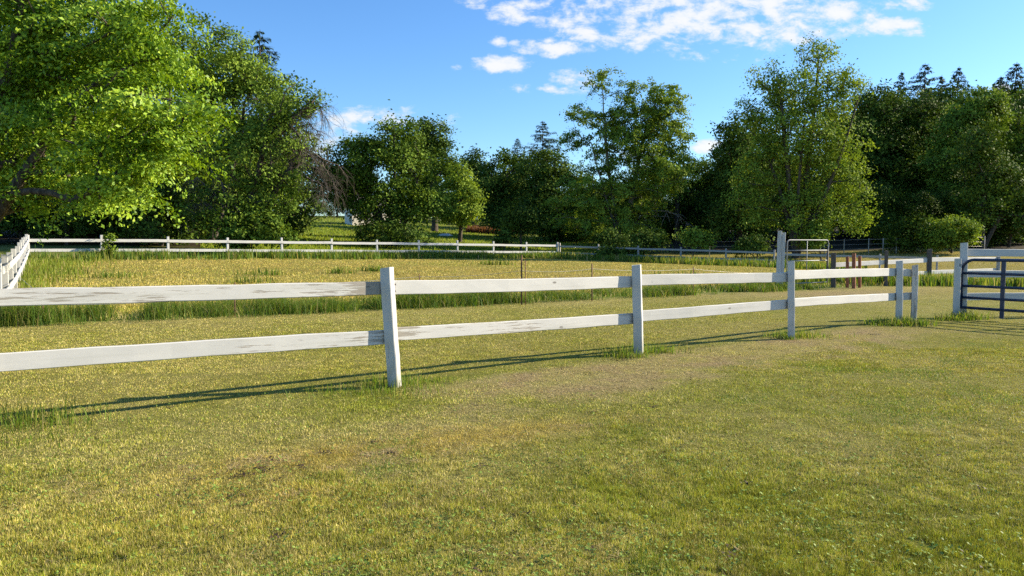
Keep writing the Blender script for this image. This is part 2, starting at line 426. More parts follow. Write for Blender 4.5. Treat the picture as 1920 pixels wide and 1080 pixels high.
def merge(parts):
    V = []; Fs = []; C = []; o = 0
    for v, f, c in parts: V.append(v); Fs.append(f + o); C.append(c); o += len(v)
    return np.concatenate(V), np.concatenate(Fs), np.concatenate(C)
def blade_colour(x, y, dark=1.0):
    """each blade is a green one, a straw one or a golden one, by the cover of its spot"""
    n = len(x); st, ea, go, lu = zones(x, y)
    c = np.repeat(C_GREEN[None], n, 0) * RNG.uniform(.55, 1.5, n)[:, None] * np.c_[RNG.uniform(.85, 1.25, n), np.ones(n), RNG.uniform(.7, 1.3, n)]
    r = RNG.random(n)
    c = np.where((r < lu * .9)[:, None], C_LUSH[None] * RNG.uniform(.75, 1.3, n)[:, None], c)
    r = RNG.random(n)
    c = np.where((r < st)[:, None], C_STRAW[None] * RNG.uniform(.5, 1.4, n)[:, None], c)
    r = RNG.random(n)
    c = np.where((r < go * .85)[:, None], C_GOLD[None] * RNG.uniform(.82, 1.15, n)[:, None] * np.c_[RNG.uniform(.88, 1.05, n), RNG.uniform(.92, 1.1, n), np.ones(n)], c)
    r = RNG.random(n)
    c = np.where((r < ea * .8)[:, None], (C_EARTH * 1.25)[None] * RNG.uniform(.6, 1.3, n)[:, None], c)
    return c * dark, st, ea, go, lu
def scatter(npts, px0, px1, py0, py1):
    px = RNG.uniform(px0, px1, npts); py = RNG.uniform(py0, py1, npts)
    u, v = (px - 960) / F, (540 - py) / F; s, c = math.sin(PITCH), math.cos(PITCH)
    dy, dz = c + v * s, -s + v * c
    t = -CH / dz
    x, y = u * t, dy * t
    for _ in range(3):                                     # settle on the sloping ground
        t = (zg(x, y) - CH) / dz; x, y = u * t, dy * t
    return x, y
# mown lawn and lane: more blades where the eye is close
xa, ya = scatter(1500000, -160, 2080, 545, 1190); xb, yb = scatter(500000, -100, 2020, 545, 700); x, y = np.r_[xa, xb], np.r_[ya, yb]
k = (d_wire(x, y) < 0.2) & (y < 40) & (y > 1.5)
x, y = x[k], y[k]
col, st, ea, go, lu = blade_colour(x, y)
clump = fbm(x * 11 + 3, y * 11, 3); hole = vnoise(x * 5.3 + 7, y * 5.3) * .6 + .4 * vnoise(x * 17, y * 17 + 5)
thin = (RNG.random(len(x)) > ea * .35) & (RNG.random(len(x)) < .30 + 1.35 * clump) & ((hole < .80) | (RNG.random(len(x)) < .12))
x, y, col, st, ea, clump = x[thin], y[thin], col[thin], st[thin], ea[thin], clump[thin]
col = col * (.80 + .42 * sstep(.25, .75, fbm(x * 9 + 50, y * 9, 3)))[:, None]
dg = sstep(.60, .74, fbm(x * 1.3 + 80, y * 1.3 + 3, 3)) * (d_near(x, y) < -1.2)
col = np.where((RNG.random(len(x)) < .42 * dg)[:, None], np.array([.15, .24, .035])[None] * RNG.uniform(.7, 1.3, len(x))[:, None], col)
nb = fbm(x * 1.7 + 30, y * 1.7, 3)
h = (0.020 + 0.022 * RNG.random(len(x))) * (0.65 + 0.8 * nb) * (.45 + .9 * clump) * (1 - 0.35 * st) * np.interp(y, [3, 6, 10, 16], [1, .8, .68, .68]) * np.where((x > 5.5) & (y > 10.5), .6, 1) * np.where(np.abs(d_near(x, y) - .3) < .6, .75, 1) * (1 - .4 * ea)
w = np.maximum(0.0045, y * 0.00095) * RNG.uniform(.6, 1.3, len(x))
lawn_parts = [blades('lawn', x, y, h, w, col, lean=0.85)]
# dead straw lying on the worn strip and scattered over the lawn
xs, ys = scatter(260000, -100, 2020, 560, 1150)
k = (d_wire(xs, ys) < 0.0) & (ys < 24); xs, ys = xs[k], ys[k]; zst = zones(xs, ys)
k = RNG.random(len(xs)) < np.clip(zst[1] * 1.6 + .22 * zst[0] * (fbm(xs * 6, ys * 6, 2) > .5), 0, 1); xs, ys = xs[k], ys[k]; n = len(xs)
cs = np.where((RNG.random(n) < .6)[:, None], np.array([[.52, .42, .20]]), np.array([[.28, .19, .09]])) * RNG.uniform(.6, 1.25, n)[:, None]
v_, f_, c_ = blades('straw', xs, ys, RNG.uniform(.03, .085, n), np.maximum(.004, ys * .0008), cs, lean=.05)
v3 = v_.reshape(-1, 3, 3); an = RNG.uniform(0, 6.283, n); ln = RNG.uniform(.03, .09, n); b0 = (v3[:, 0] + v3[:, 1]) / 2
v3[:, 2] = b0 + np.c_[np.cos(an) * ln, np.sin(an) * ln, RNG.uniform(.004, .03, n)]; v3[:, 0, 2] += .008; v3[:, 1, 2] += .008
lawn_parts.append((v3.reshape(-1, 3), f_, c_))
# crumbs of bare soil
SX = []; SY = []
for px, py, cnt, rr_ in ((490, 880, 40, .035), (500, 886, 30, .03), (465, 893, 30, .03), (445, 896, 24, .03), (560, 878, 40, .04), (612, 850, 30, .03), (698, 832, 30, .03), (440, 935, 50, .04), (520, 1005, 30, .03), (420, 890, 20, .03), (350, 900, 20, .03), (730, 852, 30, .03),
                        (1640, 628, 90, .06), (1160, 676, 120, .09), (1180, 671, 60, .05), (1225, 766, 30, .03), (1050, 690, 40, .07), (1300, 655, 60, .12), (1330, 650, 60, .12), (1375, 668, 60, .12), (1110, 700, 50, .1), (1420, 655, 50, .1), (20, 830, 90, .12), (1500, 560, 60, .2), (1715, 615, 40, .1)):
    c = G0(px, py); cnt = int(cnt * .55); SX.append(c.x + RNG.normal(0, rr_, cnt)); SY.append(c.y + RNG.normal(0, rr_ * .8, cnt))
cx, cy = scatter(70, -100, 2020, 700, 1150)
for a, b in zip(cx, cy): m_ = RNG.integers(2, 9); SX.append(a + RNG.normal(0, .02, m_)); SY.append(b + RNG.normal(0, .02, m_))
SX = np.concatenate(SX); SY = np.concatenate(SY); n = len(SX); an = RNG.uniform(0, 6.283, n); rs = RNG.uniform(.005, .014, n)
zc = zg(SX, SY) + RNG.uniform(.006, .020, n)
V = np.stack([np.c_[SX + np.cos(an + q * 2.09) * rs, SY + np.sin(an + q * 2.09) * rs, zc + RNG.uniform(-.008, .008, n)] for q in range(3)], 1).reshape(-1, 3)
lawn_parts.append((V, np.arange(3 * n).reshape(-1, 3), np.array([[.055, .036, .022]]) * RNG.uniform(.6, 1.6, n)[:, None]))
# clover and plantain leaves in loose patches
LX = []; LY = []
for px, py, rr_, cnt in ((590, 1072, .22, 420), (845, 985, .16, 260), (1130, 1010, .26, 360), (1480, 960, .3, 320), (420, 925, .18, 220), (700, 935, .22, 220), (1290, 870, .3, 260), (1010, 880, .34, 300), (1700, 1050, .25, 280), (150, 900, .25, 200), (1240, 1065, .3, 300), (1620, 860, .35, 240), (520, 880, .14, 90), (880, 1060, .2, 160)):
    c = G0(px, py); cnt = int(cnt * .38); LX.append(c.x + RNG.normal(0, rr_ * 1.1, cnt)); LY.append(c.y + RNG.normal(0, rr_ * .7, cnt))
xr, yr = scatter(1800, -100, 2020, 740, 1150); LX.append(xr); LY.append(yr)
LX = np.concatenate(LX); LY = np.concatenate(LY); n = len(LX)
ctr = np.c_[LX, LY, zg(LX, LY) + RNG.uniform(.012, .034, n)]; an = RNG.uniform(0, 6.283, n)
for q in range(3):
    a2 = an + q * 2.094 + RNG.normal(0, .2, n); dv = np.c_[np.cos(a2), np.sin(a2), RNG.normal(0, .35, n)]; pv = np.c_[-np.sin(a2), np.cos(a2), RNG.normal(0, .3, n)]
    Ls = (RNG.uniform(.008, .016, n))[:, None]
    V = np.stack([ctr, ctr + dv * Ls * .6 + pv * Ls * .5, ctr + dv * Ls * 1.1, ctr + dv * Ls * .6 - pv * Ls * .5], 1).reshape(-1, 3)
    o = (np.arange(n) * 4)[:, None]; Fc = np.concatenate([o + np.array([[0, 1, 2]]), o + np.array([[0, 2, 3]])], 1).reshape(-1, 3)
    lawn_parts.append((V, Fc, np.repeat(np.array([[.17, .245, .04]]) * RNG.uniform(.7, 1.4, n)[:, None], 2, 0)))
lawn = merge(lawn_parts)
tag(link('lawn_grass', mk_mesh('lawn_grass', lawn[0], lawn[1], M_BLADE, face_col=lawn[2])), 'short mown olive green and straw grass of the lawn', 'grass', kind='stuff')

# pasture and the ground right of it
n = 420000
y = 1 / RNG.uniform(1 / 66, 1 / 12.5, n); y = np.where(RNG.random(n) < .35, RNG.uniform(14, 66, n), y); x = RNG.uniform(-.76, .80, n) * y
k = (d_wire(x, y) > 0.0) & (d_far(x, y) < 1.0) & (y < far_line(x) + 14)
k |= (d_wire(x, y) > 0) & (x > 8) & (y > 20) & (y < 62)
x, y = x[k], y[k]
col, st, ea, go, lu = blade_colour(x, y)
h = RNG.uniform(.03, .085, len(x)) * (.4 + 1.2 * fbm(x * .8, y * .8, 3)) * np.interp(y, [15, 40], [1.1, .7]) * (1 + .9 * lu); col = col * (.75 + .5 * fbm(x * .7 + 60, y * 1.4, 3))[:, None]; w = np.maximum(.006, y * .0009) * RNG.uniform(.6, 1.3, len(x))
pg = merge([blades('p', x, y, h, w, col, lean=.55)])
tag(link('pasture_grass', mk_mesh('pasture_grass', pg[0], pg[1], M_BLADE, face_col=pg[2])), 'golden dry pasture grass behind the wire fence', 'grass', kind='stuff')

# field beyond the far fence
n = 90000; y = 1 / RNG.uniform(1 / 125, 1 / 42, n); x = RNG.uniform(-.42, .12, n) * y
k = (d_far(x, y) > .3); x, y = x[k], y[k]
c = C_LUSH[None] * RNG.uniform(.8, 1.6, len(x))[:, None] * np.c_[RNG.uniform(1.0, 1.5, len(x)), np.ones(len(x)), np.ones(len(x))]
fg = merge([blades('f', x, y, RNG.uniform(.08, .24, len(x)), np.full(len(x), .09) * RNG.uniform(.6, 1.3, len(x)), c, lean=.6)])
tag(link('field_grass', mk_mesh('field_grass', fg[0], fg[1], M_TALL, face_col=fg[2])), 'bright green field grass beyond the far white fence', 'grass', kind='stuff')

# tall grass: along the wire, along the far fence, round the posts
tall = []
def tall_patch(x, y, hmin, hmax, wmul=1.0, base=(0.075, 0.140, 0.015), lean=.45, yel=.25):
    n = len(x)
    c = np.array(base)[None] * RNG.uniform(.6, 1.5, n)[:, None]
    yl = RNG.random(n) < yel
    c = np.where(yl[:, None], np.array([.19, .215, .03])[None] * RNG.uniform(.7, 1.3, n)[:, None], c)
    sw = RNG.random(n) < .06
    c = np.where(sw[:, None], np.array([.34, .28, .12])[None], c)
    h = RNG.uniform(hmin, hmax, n); w = np.maximum(.007, y * .0008) * RNG.uniform(.6, 1.4, n) * wmul
    tall.append(blades('t', x, y, h, w, c, lean=lean, segs=2))
n = 88000
s = RNG.uniform(-4, 21.5, n); wd_ = 0.62 + 0.5 * (fbm(s * .7, s * 0 + 4, 3) - .3)
o = RNG.normal(0.35, 1, n) * 0.42 * wd_
o = np.where(RNG.random(n) < .25, RNG.uniform(-.25, 1.6, n), o)
x = W0[0] + WD[0] * s - WD[1] * o; y = W0[1] + WD[1] * s + WD[0] * o
dens = fbm(s * .9 + 2, o + 6, 3)
keep = RNG.random(n) < sstep(.28, .5, dens) * np.interp(s, [-4, 11, 13, 16, 21], [1, 1, .7, .8, .55]); x, y, s = x[keep], y[keep], s[keep]
hm = (.12 + 1.0 * fbm(s * 1.1 + 11, y * 1.3, 3)) * np.interp(s, [-4, 6, 11, 14, 21], [.72, .62, .50, .46, .40])
for a, b in ((0, .5), (.5, 1)):
    kk = (RNG.random(len(x)) < .5) if a == 0 else ~kk
    n_ = kk.sum()
    c0 = len(tall); tall_patch(x[kk], y[kk], .3, 1.1, .68, yel=.30, lean=.62)
    V, Fc, fc = tall[-1]; V = V.reshape(-1, 5, 3); z0 = zg(x[kk], y[kk])
    V[:, :, 2] = z0[:, None] + (V[:, :, 2] - z0[:, None]) * hm[kk][:, None]; V[:, 2:, 0] = V[:, :1, 0] + (V[:, 2:, 0] - V[:, :1, 0]) * .95; V[:, 2:, 1] = V[:, :1, 1] + (V[:, 2:, 1] - V[:, :1, 1]) * .95
    tall[-1] = (V.reshape(-1, 3), Fc, fc)
# far fence weeds
n = 22000; s = RNG.uniform(-1, 36, n); o = -np.abs(RNG.normal(0, 1.0, n)) + RNG.uniform(-.3, .9, n)
x = FA[0] + FD[0] * s - FD[1] * o; y = FA[1] + FD[1] * s + FD[0] * o
kk = RNG.random(n) < sstep(.3, .55, fbm(s * .6, o * .5, 3)); tall_patch(x[kk], y[kk], .18, .62, 1.3, yel=.3)
# left fence weeds
n = 3000; s = RNG.uniform(0, 22, n) * RNG.random(n) ** .5; o = np.abs(RNG.normal(0, .9, n)) * np.interp(s, [0, 22], [1.6, .5])
x = -23.5 + .53 * s + .85 * o; y = 36 - .85 * s + .53 * o; tall_patch(x, y, .08, .34, 1.2, base=(.15, .21, .02), yel=.6)
# grey fence strip, shaded side
n = 9000; s = RNG.uniform(0, 22, n); o = RNG.uniform(-4.5, .6, n)
x = 3.55 + .87 * s + .49 * o; y = 58 - .49 * s + .87 * o
kk = RNG.random(n) < sstep(.34, .56, fbm(s * .4 + 7, o * .4, 3)); tall_patch(x[kk], y[kk], .15, .6, 1.4, yel=.45)
# weeds behind the gate, along the back board fence
n = 7000; x = RNG.uniform(9.5, 20, n); y = 26.6 + RNG.normal(0, .5, n) - .02 * (x - 10)
kk = RNG.random(n) < sstep(.25, .5, fbm(x * .7, y * .7 + 3, 3)); tall_patch(x[kk], y[kk], .15, .55, 1.2, yel=.35)
# tufts
def tuft(px, py, r, cnt, h0, h1, sx=1.0):
    c = G0(px, py)
    x = c.x + RNG.normal(0, r * sx, cnt); y = c.y + RNG.normal(0, r * .6, cnt); tall_patch(x, y, h0, h1, .9, base=(.115, .185, .018), lean=.8, yel=.4)
tuft(742, 722, .20, 320, .03, .17); tuft(690, 735, .28, 420, .04, .12, 1.5); tuft(800, 716, .16, 160, .03, .09, 1.6)
tuft(1160, 668, .16, 280, .05, .14); tuft(1215, 660, .2, 420, .05, .17, 1.3); tuft(1190, 670, .12, 120, .04, .1)
tuft(1497, 632, .2, 420, .06, .18, 1.2); tuft(1476, 636, .1, 150, .04, .10)
tuft(1680, 608, .22, 520, .06, .2, 1.3); tuft(1706, 610, .2, 320, .06, .22); tuft(1655, 610, .2, 200, .04, .12)
tuft(1808, 598, .2, 420, .06, .22); tuft(1785, 600, .2, 260, .05, .15)
tuft(30, 795, .26, 480, .05, .19, 1.3); tuft(85, 785, .22, 160, .04, .13); tuft(10, 830, .3, 220, .03, .09)
for px, py, r in ((500, 515, .5), (930, 497, .5), (470, 530, .4), (215, 520, .5), (120, 515, .5), (640, 512, .3), (1300, 520, .8), (1380, 545, .7), (1240, 548, .6), (700, 508, .3)):
    c = P(px, py, 24); n = 130
    d = ray(px, py); yy = 18.0
    for _ in range(30): yy = (gz(d[0] / d[1] * yy, yy) - CH) / (d[2] / d[1])
    xx = d[0] / d[1] * yy
    tall_patch(xx + RNG.normal(0, r, n), yy + RNG.normal(0, r * .5, n), .1, .38, 1.2, yel=.4)
tv = merge(tall)
tag(link('tall_grass', mk_mesh('tall_grass', tv[0], tv[1], M_TALL, face_col=tv[2])), 'uncut green grass along the fence lines and round the posts', 'grass', kind='stuff')

# ------------------------------------------------------------------ trees
def unit(v): return v / np.maximum(np.linalg.norm(v, axis=-1, keepdims=True), 1e-9)
def leaf_quads(C, nrm, L, asp, rng):
    n = len(C)
    r = rng.normal(size=(n, 3)); a = unit(np.cross(nrm, r)); a[:, 2] -= .25; a = unit(a); b = unit(np.cross(nrm, a)); nn = np.cross(a, b)
    W = L * asp; fold = (L * rng.uniform(.02, .16, n))[:, None] * nn
    L_, W_ = L[:, None], W[:, None]
    V = np.stack([C - a * L_ * .5, C + b * W_ * .5 + fold, C + a * L_ * .5, C - b * W_ * .5 + fold], 1).reshape(-1, 3)
    return V, np.arange(4 * n).reshape(-1, 4)
def tubes_np(A, B, ra, rb, k=5):
    t = unit(B - A); ref = np.where(np.abs(t[:, 2:3]) < .9, np.array([[0, 0, 1.]]), np.array([[1., 0, 0]]))
    a = unit(np.cross(t, ref)); b = np.cross(t, a); n = len(A)
    an = np.arange(k) * 2 * np.pi / k
    ring = a[:, None] * np.cos(an)[None, :, None] + b[:, None] * np.sin(an)[None, :, None]
    V = np.concatenate([A[:, None] + ring * ra[:, None, None], B[:, None] + ring * rb[:, None, None]], 1).reshape(-1, 3)
    j = np.arange(k); q = np.stack([j, (j + 1) % k, (j + 1) % k + k, j + k], 1)
    Q = (np.arange(n)[:, None, None] * 2 * k + q[None]).reshape(-1, 4)
    return V, Q
def skeleton(base, stems, clumps, rng, seg=.9, path_w=.3, low=0.0):
    """base point, stem tops, clump centres -> nodes, parents, tip index per clump"""
    N = [base]; Pn = [-1]; pl = [0.0]; blk = [0.0]
    for top in stems:
        k = max(3, int(np.linalg.norm(top - base) / seg)); prev = 0
        mid = (base + top) / 2 + rng.normal(0, .05, 3) * np.linalg.norm(top - base); mid[2] = (base[2] + top[2]) / 2
        for i in range(1, k + 1):
            t = i / k; p = base * (1 - t) ** 2 + 2 * mid * t * (1 - t) + top * t * t
            N.append(p); Pn.append(prev); prev = len(N) - 1; pl.append(pl[Pn[-1]] + np.linalg.norm(p - N[Pn[-1]]) * .5)
            blk.append(0.0 if p[2] - base[2] > low else 50.0)
    blk[0] = 50.0
    order = np.argsort(np.linalg.norm(clumps - (base + stems[0]) / 2, axis=1))
    tips = np.zeros(len(clumps), int)
    for ci in order:
        p = clumps[ci]; A = np.array(N)
        d = np.linalg.norm(A - p, axis=1)
        cost = d + path_w * np.array(pl) + np.array(blk) + .9 * np.maximum(0, A[:, 2] - p[2] - .1)
        j = int(np.argmin(cost)); q = N[j]; k = max(1, int(d[j] / seg)); prev = j
        ctrl = (q + p) / 2 + np.array([0, 0, .14 * d[j]]) + rng.normal(0, .06, 3) * d[j]
        for i in range(1, k + 1):
            t = i / k; r = q * (1 - t) ** 2 + 2 * ctrl * t * (1 - t) + p * t * t
            N.append(r); Pn.append(prev); pl.append(pl[prev] + np.linalg.norm(r - N[prev])); blk.append(0.0); prev = len(N) - 1
        tips[ci] = prev
    return np.array(N), np.array(Pn), tips
def limb_mesh(name, N, Pn, tips, r0, mat, rmin=.012, extra=None, k=6):
    a = np.zeros(len(N)); np.add.at(a, tips, 1.0); a += .02
    for i in range(len(N) - 1, 0, -1): a[Pn[i]] += a[i]
    r = np.maximum(r0 * (a / a[0]) ** .5, rmin); r[0] = r0 * 1.25
    i = np.arange(1, len(N)); p = Pn[i]
    V, Q = tubes_np(N[p], N[i], np.minimum(r[p], r[i] * 1.35), r[i], k)
    if extra is not None:
        V2, Q2 = extra; Q = np.concatenate([Q, Q2 + len(V)]); V = np.concatenate([V, V2])
    me = mk_mesh(name, V, Q, mat); smooth(me); return me
def sample_clumps(ells, n, rng, shell=2.0, gap=0.0):
    vol = np.array([(e[3] * e[4] * e[5]) ** .75 for e in ells]); cnt = np.maximum(3, (n * vol / vol.sum()).astype(int)); out = []; cen = []
    for e, c in zip(ells, cnt):
        d = unit(rng.normal(size=(c, 3))); r = rng.random(c) ** (1 / (3 * shell)) * rng.uniform(.80, 1.08, c)
        out.append(np.array(e[:3]) + d * r[:, None] * np.array(e[3:6])); cen.append(np.repeat(np.array([e[:3]]), c, 0))
    return np.concatenate(out), np.concatenate(cen)
def make_tree(ells, base, stems, seed, n_clumps=160, per=120, leaf=.2, cr=.55, lmat=None, bmat=None, r0=.25, low=1.2,
              asp=.6, flat=.65, seg=.9, shell=2.0, zmin=.3, tint0=.45, tvar=.2, path_w=.3, up=.45, spray=0.0, sprayt=.10):
    """all in coordinates whose origin is the tree's foot"""
    rng = np.random.default_rng(seed)
    C, cen = sample_clumps(ells, n_clumps, rng, shell)
    ok = C[:, 2] > zmin; C, cen = C[ok], cen[ok]
    N, Pn, tips = skeleton(np.array(base, float), [np.array(s, float) for s in stems], C, rng, seg, path_w, low)
    tm = limb_mesh('trunk', N, Pn, tips, r0, bmat or M_BARK)
    cnt = rng.poisson(per * rng.uniform(.45, 1.5, len(C)))
    idx = np.repeat(np.arange(len(C)), cnt); n = len(idx)
    size = cr * rng.uniform(.65, 1.35, len(C))
    d = rng.normal(size=(n, 3)) * np.array([.62, .62, .62 * flat]); d *= size[idx][:, None]
    hang = np.linalg.norm(d[:, :2], axis=1); d[:, 2] -= .22 * hang
    if spray > 0:
        o2 = C - cen; o2[:, 2] *= .25; o2 = unit(o2 + rng.normal(0, .25, o2.shape) * np.linalg.norm(o2, axis=1, keepdims=True)); sd = unit(np.cross(o2, np.array([[0, 0, 1.]])))
        s1 = np.clip(rng.normal(0, .55, n), -1.2, 1.2); s2 = rng.normal(0, .36, n) * (1.15 - .5 * np.abs(s1)); s3 = rng.normal(0, sprayt, n)
        d = (o2[idx] * (s1 * 1.15)[:, None] + sd[idx] * s2[:, None] + np.array([[0, 0, 1.]]) * (s3 - .20 * s1 - .22 * s1 * s1 - .25 * np.abs(s2))[:, None]) * (size[idx] * spray)[:, None]
    X = C[idx] + d
    X[:, 2] = np.maximum(X[:, 2], .06)
    out = unit(C - cen)[idx]
    cl = unit(rng.normal(size=(len(C), 3)) * .55 + np.array([0, 0, up]) + .6 * unit(C - cen))[idx]
    nrm = unit(rng.normal(size=(n, 3)) * .42 + cl + .15 * out)
    L = leaf * rng.uniform(.6, 1.35, n)
    V, Q = leaf_quads(X, nrm, L, asp, rng)
    tint = np.clip(tint0 + rng.normal(0, .10, len(C))[idx] + rng.normal(0, tvar, n), 0, 1)
    cm = mk_mesh('crown', V, Q, lmat, face_tint=tint)
    return tm, cm
def place_tree(name, label, meshes, loc, cat='tree', group=None, rot=0.0, scale=None, trunk='trunk', crown='crown'):
    r = empty(name, loc, label, cat, group); r.rotation_euler.z = rot
    if scale is not None: r.scale = scale
    link(trunk, meshes[0], r); link(crown, meshes[1], r)
    return r
_ts = [500]
def pix_tree(name, label, base, depth, ells, stems=None, cat='tree', dfac=.85, group=None, **kw):
    """ells: (px, py, rx, ry[, nearer/farther metres]) seen from the viewpoint, turned into metric ellipsoids round the tree's foot"""
    _ts[0] += 1
    bx, by = base; b = P(bx, by, depth); b.z = gz(b.x, b.y)
    rng = np.random.default_rng(_ts[0]); E = []
    for e in ells:
        off = e[4] if len(e) > 4 else rng.uniform(-.25, .25) * e[2] / F * depth
        c = P(e[0], e[1], depth + off) - b; k = (depth + off) / F
        rx, rz = e[2] * k, e[3] * k
        E.append((c.x, c.y, c.z, rx, max(rx, rz * .8) * dfac, rz))
    if stems is None: stems = [(ells[0][0], ells[0][1])]
    S = []
    for i, s in enumerate(stems):
        p = P(s[0], s[1], depth) - b; S.append((p.x + (rng.uniform(-.3, .3) if i else 0), (rng.uniform(-1, 1) * p.z * .12 if i else 0), p.z))
    ms = make_tree(E, (0, 0, 0), S, _ts[0], **kw)
    return place_tree(name, label, ms, b, cat, group)

# 1 the maple whose crown fills the upper left
pix_tree('maple_tree', 'big bright green maple leaning in over the left end of the paddock', (-150, 600), 15.5,
         [(60, 40, 260, 130, 1.4), (255, 205, 135, 62, -.4), (215, 262, 120, 44, -.8), (110, 300, 170, 70, .8), (280, 8, 85, 45, .4), (250, 60, 110, 50, -.4), (20, 190, 150, 150, 2.0), (372, 205, 52, 38, -.6),
          (170, 352, 120, 34, -.2), (270, 330, 60, 26, -.8), (50, 372, 80, 32, .4), (-150, 150, 190, 250, 2.2), (130, 170, 230, 160, 3.2), (40, 215, 95, 70, .2), (90, 110, 80, 60, .2), (300, 285, 62, 34, -.4), (300, 110, 62, 36, 0.9), (160, 130, 110, 46, .4)],
         stems=[(-60, 150), (60, 250), (40, 0)], n_clumps=640, per=285, leaf=.094, cr=.56, lmat=L_MAPLE, r0=.32, low=1.4, asp=.50, spray=1.2, sprayt=.12, seg=.5, shell=1.0, zmin=2.25, tint0=.5, tvar=.26, up=.55)
# 2 trees behind the far fence on the left
pix_tree('old_tree', 'tall loose leaved tree standing behind the maple crown', (400, 470), 53,
         [(395, 120, 100, 75), (330, 190, 110, 90), (455, 190, 85, 90), (500, 190, 55, 60), (300, 300, 110, 90), (400, 310, 110, 90), (440, 95, 50, 45), (350, 90, 80, 55)],
         stems=[(400, 180), (340, 220), (460, 230)], n_clumps=420, per=120, leaf=.21, cr=.72, lmat=L_MID, r0=.35, tint0=.58)
gn = pix_tree('gnarled_tree', 'gnarled old fruit tree with bare drooping branches behind the far fence', (440, 474), 47,
         [(540, 190, 52, 40), (585, 195, 30, 22), (520, 255, 60, 50), (470, 300, 80, 60), (490, 365, 62, 40), (420, 390, 80, 45), (560, 330, 30, 30)],
         stems=[(500, 260), (470, 330), (560, 290)], n_clumps=220, per=85, leaf=.19, cr=.6, lmat=L_MID, bmat=M_BARK, r0=.34, tint0=.42, low=1.0)
def bare_twigs(root, limbs, depth, seed, per=26, L=1.3, mat=M_TWIG, name='bare_branches'):
    """dead limbs given as picture polylines at one distance, hung with thin drooping twigs"""
    rng = np.random.default_rng(seed); A = []; B = []; ra = []; rb = []
    for lb in limbs:
        off = rng.uniform(-.8, .8); pts = [np.array(P(a, b, depth + off * k / len(lb)) - root.location) for k, (a, b) in enumerate(lb)]
        dense = []
        for a, b in zip(pts[:-1], pts[1:]):
            for k in range(5): dense.append(a + (b - a) * k / 5 + rng.normal(0, .035, 3))
        dense.append(pts[-1]); n = len(dense)
        rad = np.linspace(.085, .016, n)
        for k in range(n - 1): A.append(dense[k]); B.append(dense[k + 1]); ra.append(rad[k]); rb.append(rad[k + 1])
        for k in range(int(n * .2), n):
            for _ in range(int(rng.poisson(per / 5))):
                d = unit(np.array([rng.normal(.25, .55), rng.normal(0, .6), rng.normal(-.45, .4)])); prev = dense[k]; rr = .016; ln = L * rng.uniform(.5, 1.3)
                for i in range(5):
                    q = prev + d * ln * .26; A.append(prev); B.append(q); ra.append(rr); rb.append(rr * .75)
                    if i > 0 and rng.random() < .8:
                        d2 = unit(d + rng.normal(0, .6, 3) + np.array([0, 0, -.3])); A.append(prev); B.append(prev + d2 * ln * .4); ra.append(rr * .7); rb.append(.004)
                    prev = q; rr *= .75; d = unit(d + np.array([0, 0, -.32]) + rng.normal(0, .2, 3))
    V, Q = tubes_np(np.array(A), np.array(B), np.array(ra), np.array(rb), 3)
    return link(name, mk_mesh(name, V, Q, mat), root)
bare_twigs(gn, [[(500, 260), (530, 225), (565, 205), (600, 205), (612, 222)], [(505, 270), (540, 240), (580, 232), (598, 250)], [(510, 240), (550, 215), (575, 195), (612, 195)], [(500, 280), (530, 262), (560, 262), (575, 285)]], 47, 41, 22, 1.5)
bare_twigs(gn, [[(470, 345), (510, 300), (560, 282), (600, 300), (622, 335), (632, 365)], [(520, 330), (565, 305), (600, 320), (612, 350)], [(530, 350), (570, 330), (600, 345), (610, 380)], [(540, 300), (590, 290), (635, 310), (648, 330)]], 47, 42, 10, 1.2)
bare_twigs(gn, [[(430, 400), (400, 360), (370, 335), (345, 345)], [(430, 390), (415, 340), (390, 310)], [(425, 410), (385, 380), (355, 385)]], 46, 43, 22, 1.4)
pix_tree('bush', 'dark leafy bush behind the fence under the gnarled tree', (470, 474), 46, [(480, 425, 48, 26), (440, 440, 40, 22), (520, 440, 26, 16)], cat='bush',
         stems=[(480, 430), (450, 440)], n_clumps=70, per=80, leaf=.2, cr=.5, lmat=L_MID, r0=.07, low=.2, zmin=.15)
# 3 the round tree left of the middle
pix_tree('spreading_tree', 'broad round crowned tree with a forked dark trunk in the far field', (738, 465), 60,
         [(720, 320, 95, 75), (640, 305, 48, 46), (745, 262, 52, 36), (795, 340, 48, 62), (660, 352, 58, 32), (725, 395, 70, 42), (615, 330, 28, 34), (770, 382, 54, 32), (690, 280, 50, 34)],
         stems=[(725, 350), (680, 350), (780, 360)], n_clumps=330, per=125, leaf=.23, cr=.75, lmat=L_MID, r0=.42, low=1.6, tint0=.42)
pix_tree('bush', 'dark low bush round the foot of the forked trunk', (720, 462), 57, [(700, 438, 42, 22), (760, 440, 45, 20), (780, 448, 30, 14)], cat='bush', stems=[(715, 440), (760, 442)],
         n_clumps=50, per=80, leaf=.2, cr=.5, lmat=L_OAK, r0=.06, low=.2, zmin=.15)
pix_tree('tall_tree', 'dark rounded tree top rising behind the broad round tree', (815, 440), 88, [(808, 255, 40, 32), (825, 295, 36, 42), (790, 280, 36, 36), (815, 350, 50, 55)],
         n_clumps=150, per=110, leaf=.3, cr=.9, lmat=L_OAK, r0=.4, tint0=.5)
pix_tree('slender_tree', 'lighter green slim tree right of the broad round tree', (862, 445), 70, [(862, 340, 28, 34), (868, 375, 34, 36), (852, 396, 30, 24), (872, 400, 24, 20)],
         n_clumps=110, per=110, leaf=.23, cr=.62, lmat=L_LIGHT, r0=.2, tint0=.5)
pix_tree('small_top_tree', 'small dark tree top between the slim tree and the dark wood', (888, 430), 100, [(886, 300, 22, 20), (895, 335, 30, 35), (890, 375, 34, 30)],
         n_clumps=80, per=100, leaf=.32, cr=.9, lmat=L_OAK, r0=.3)
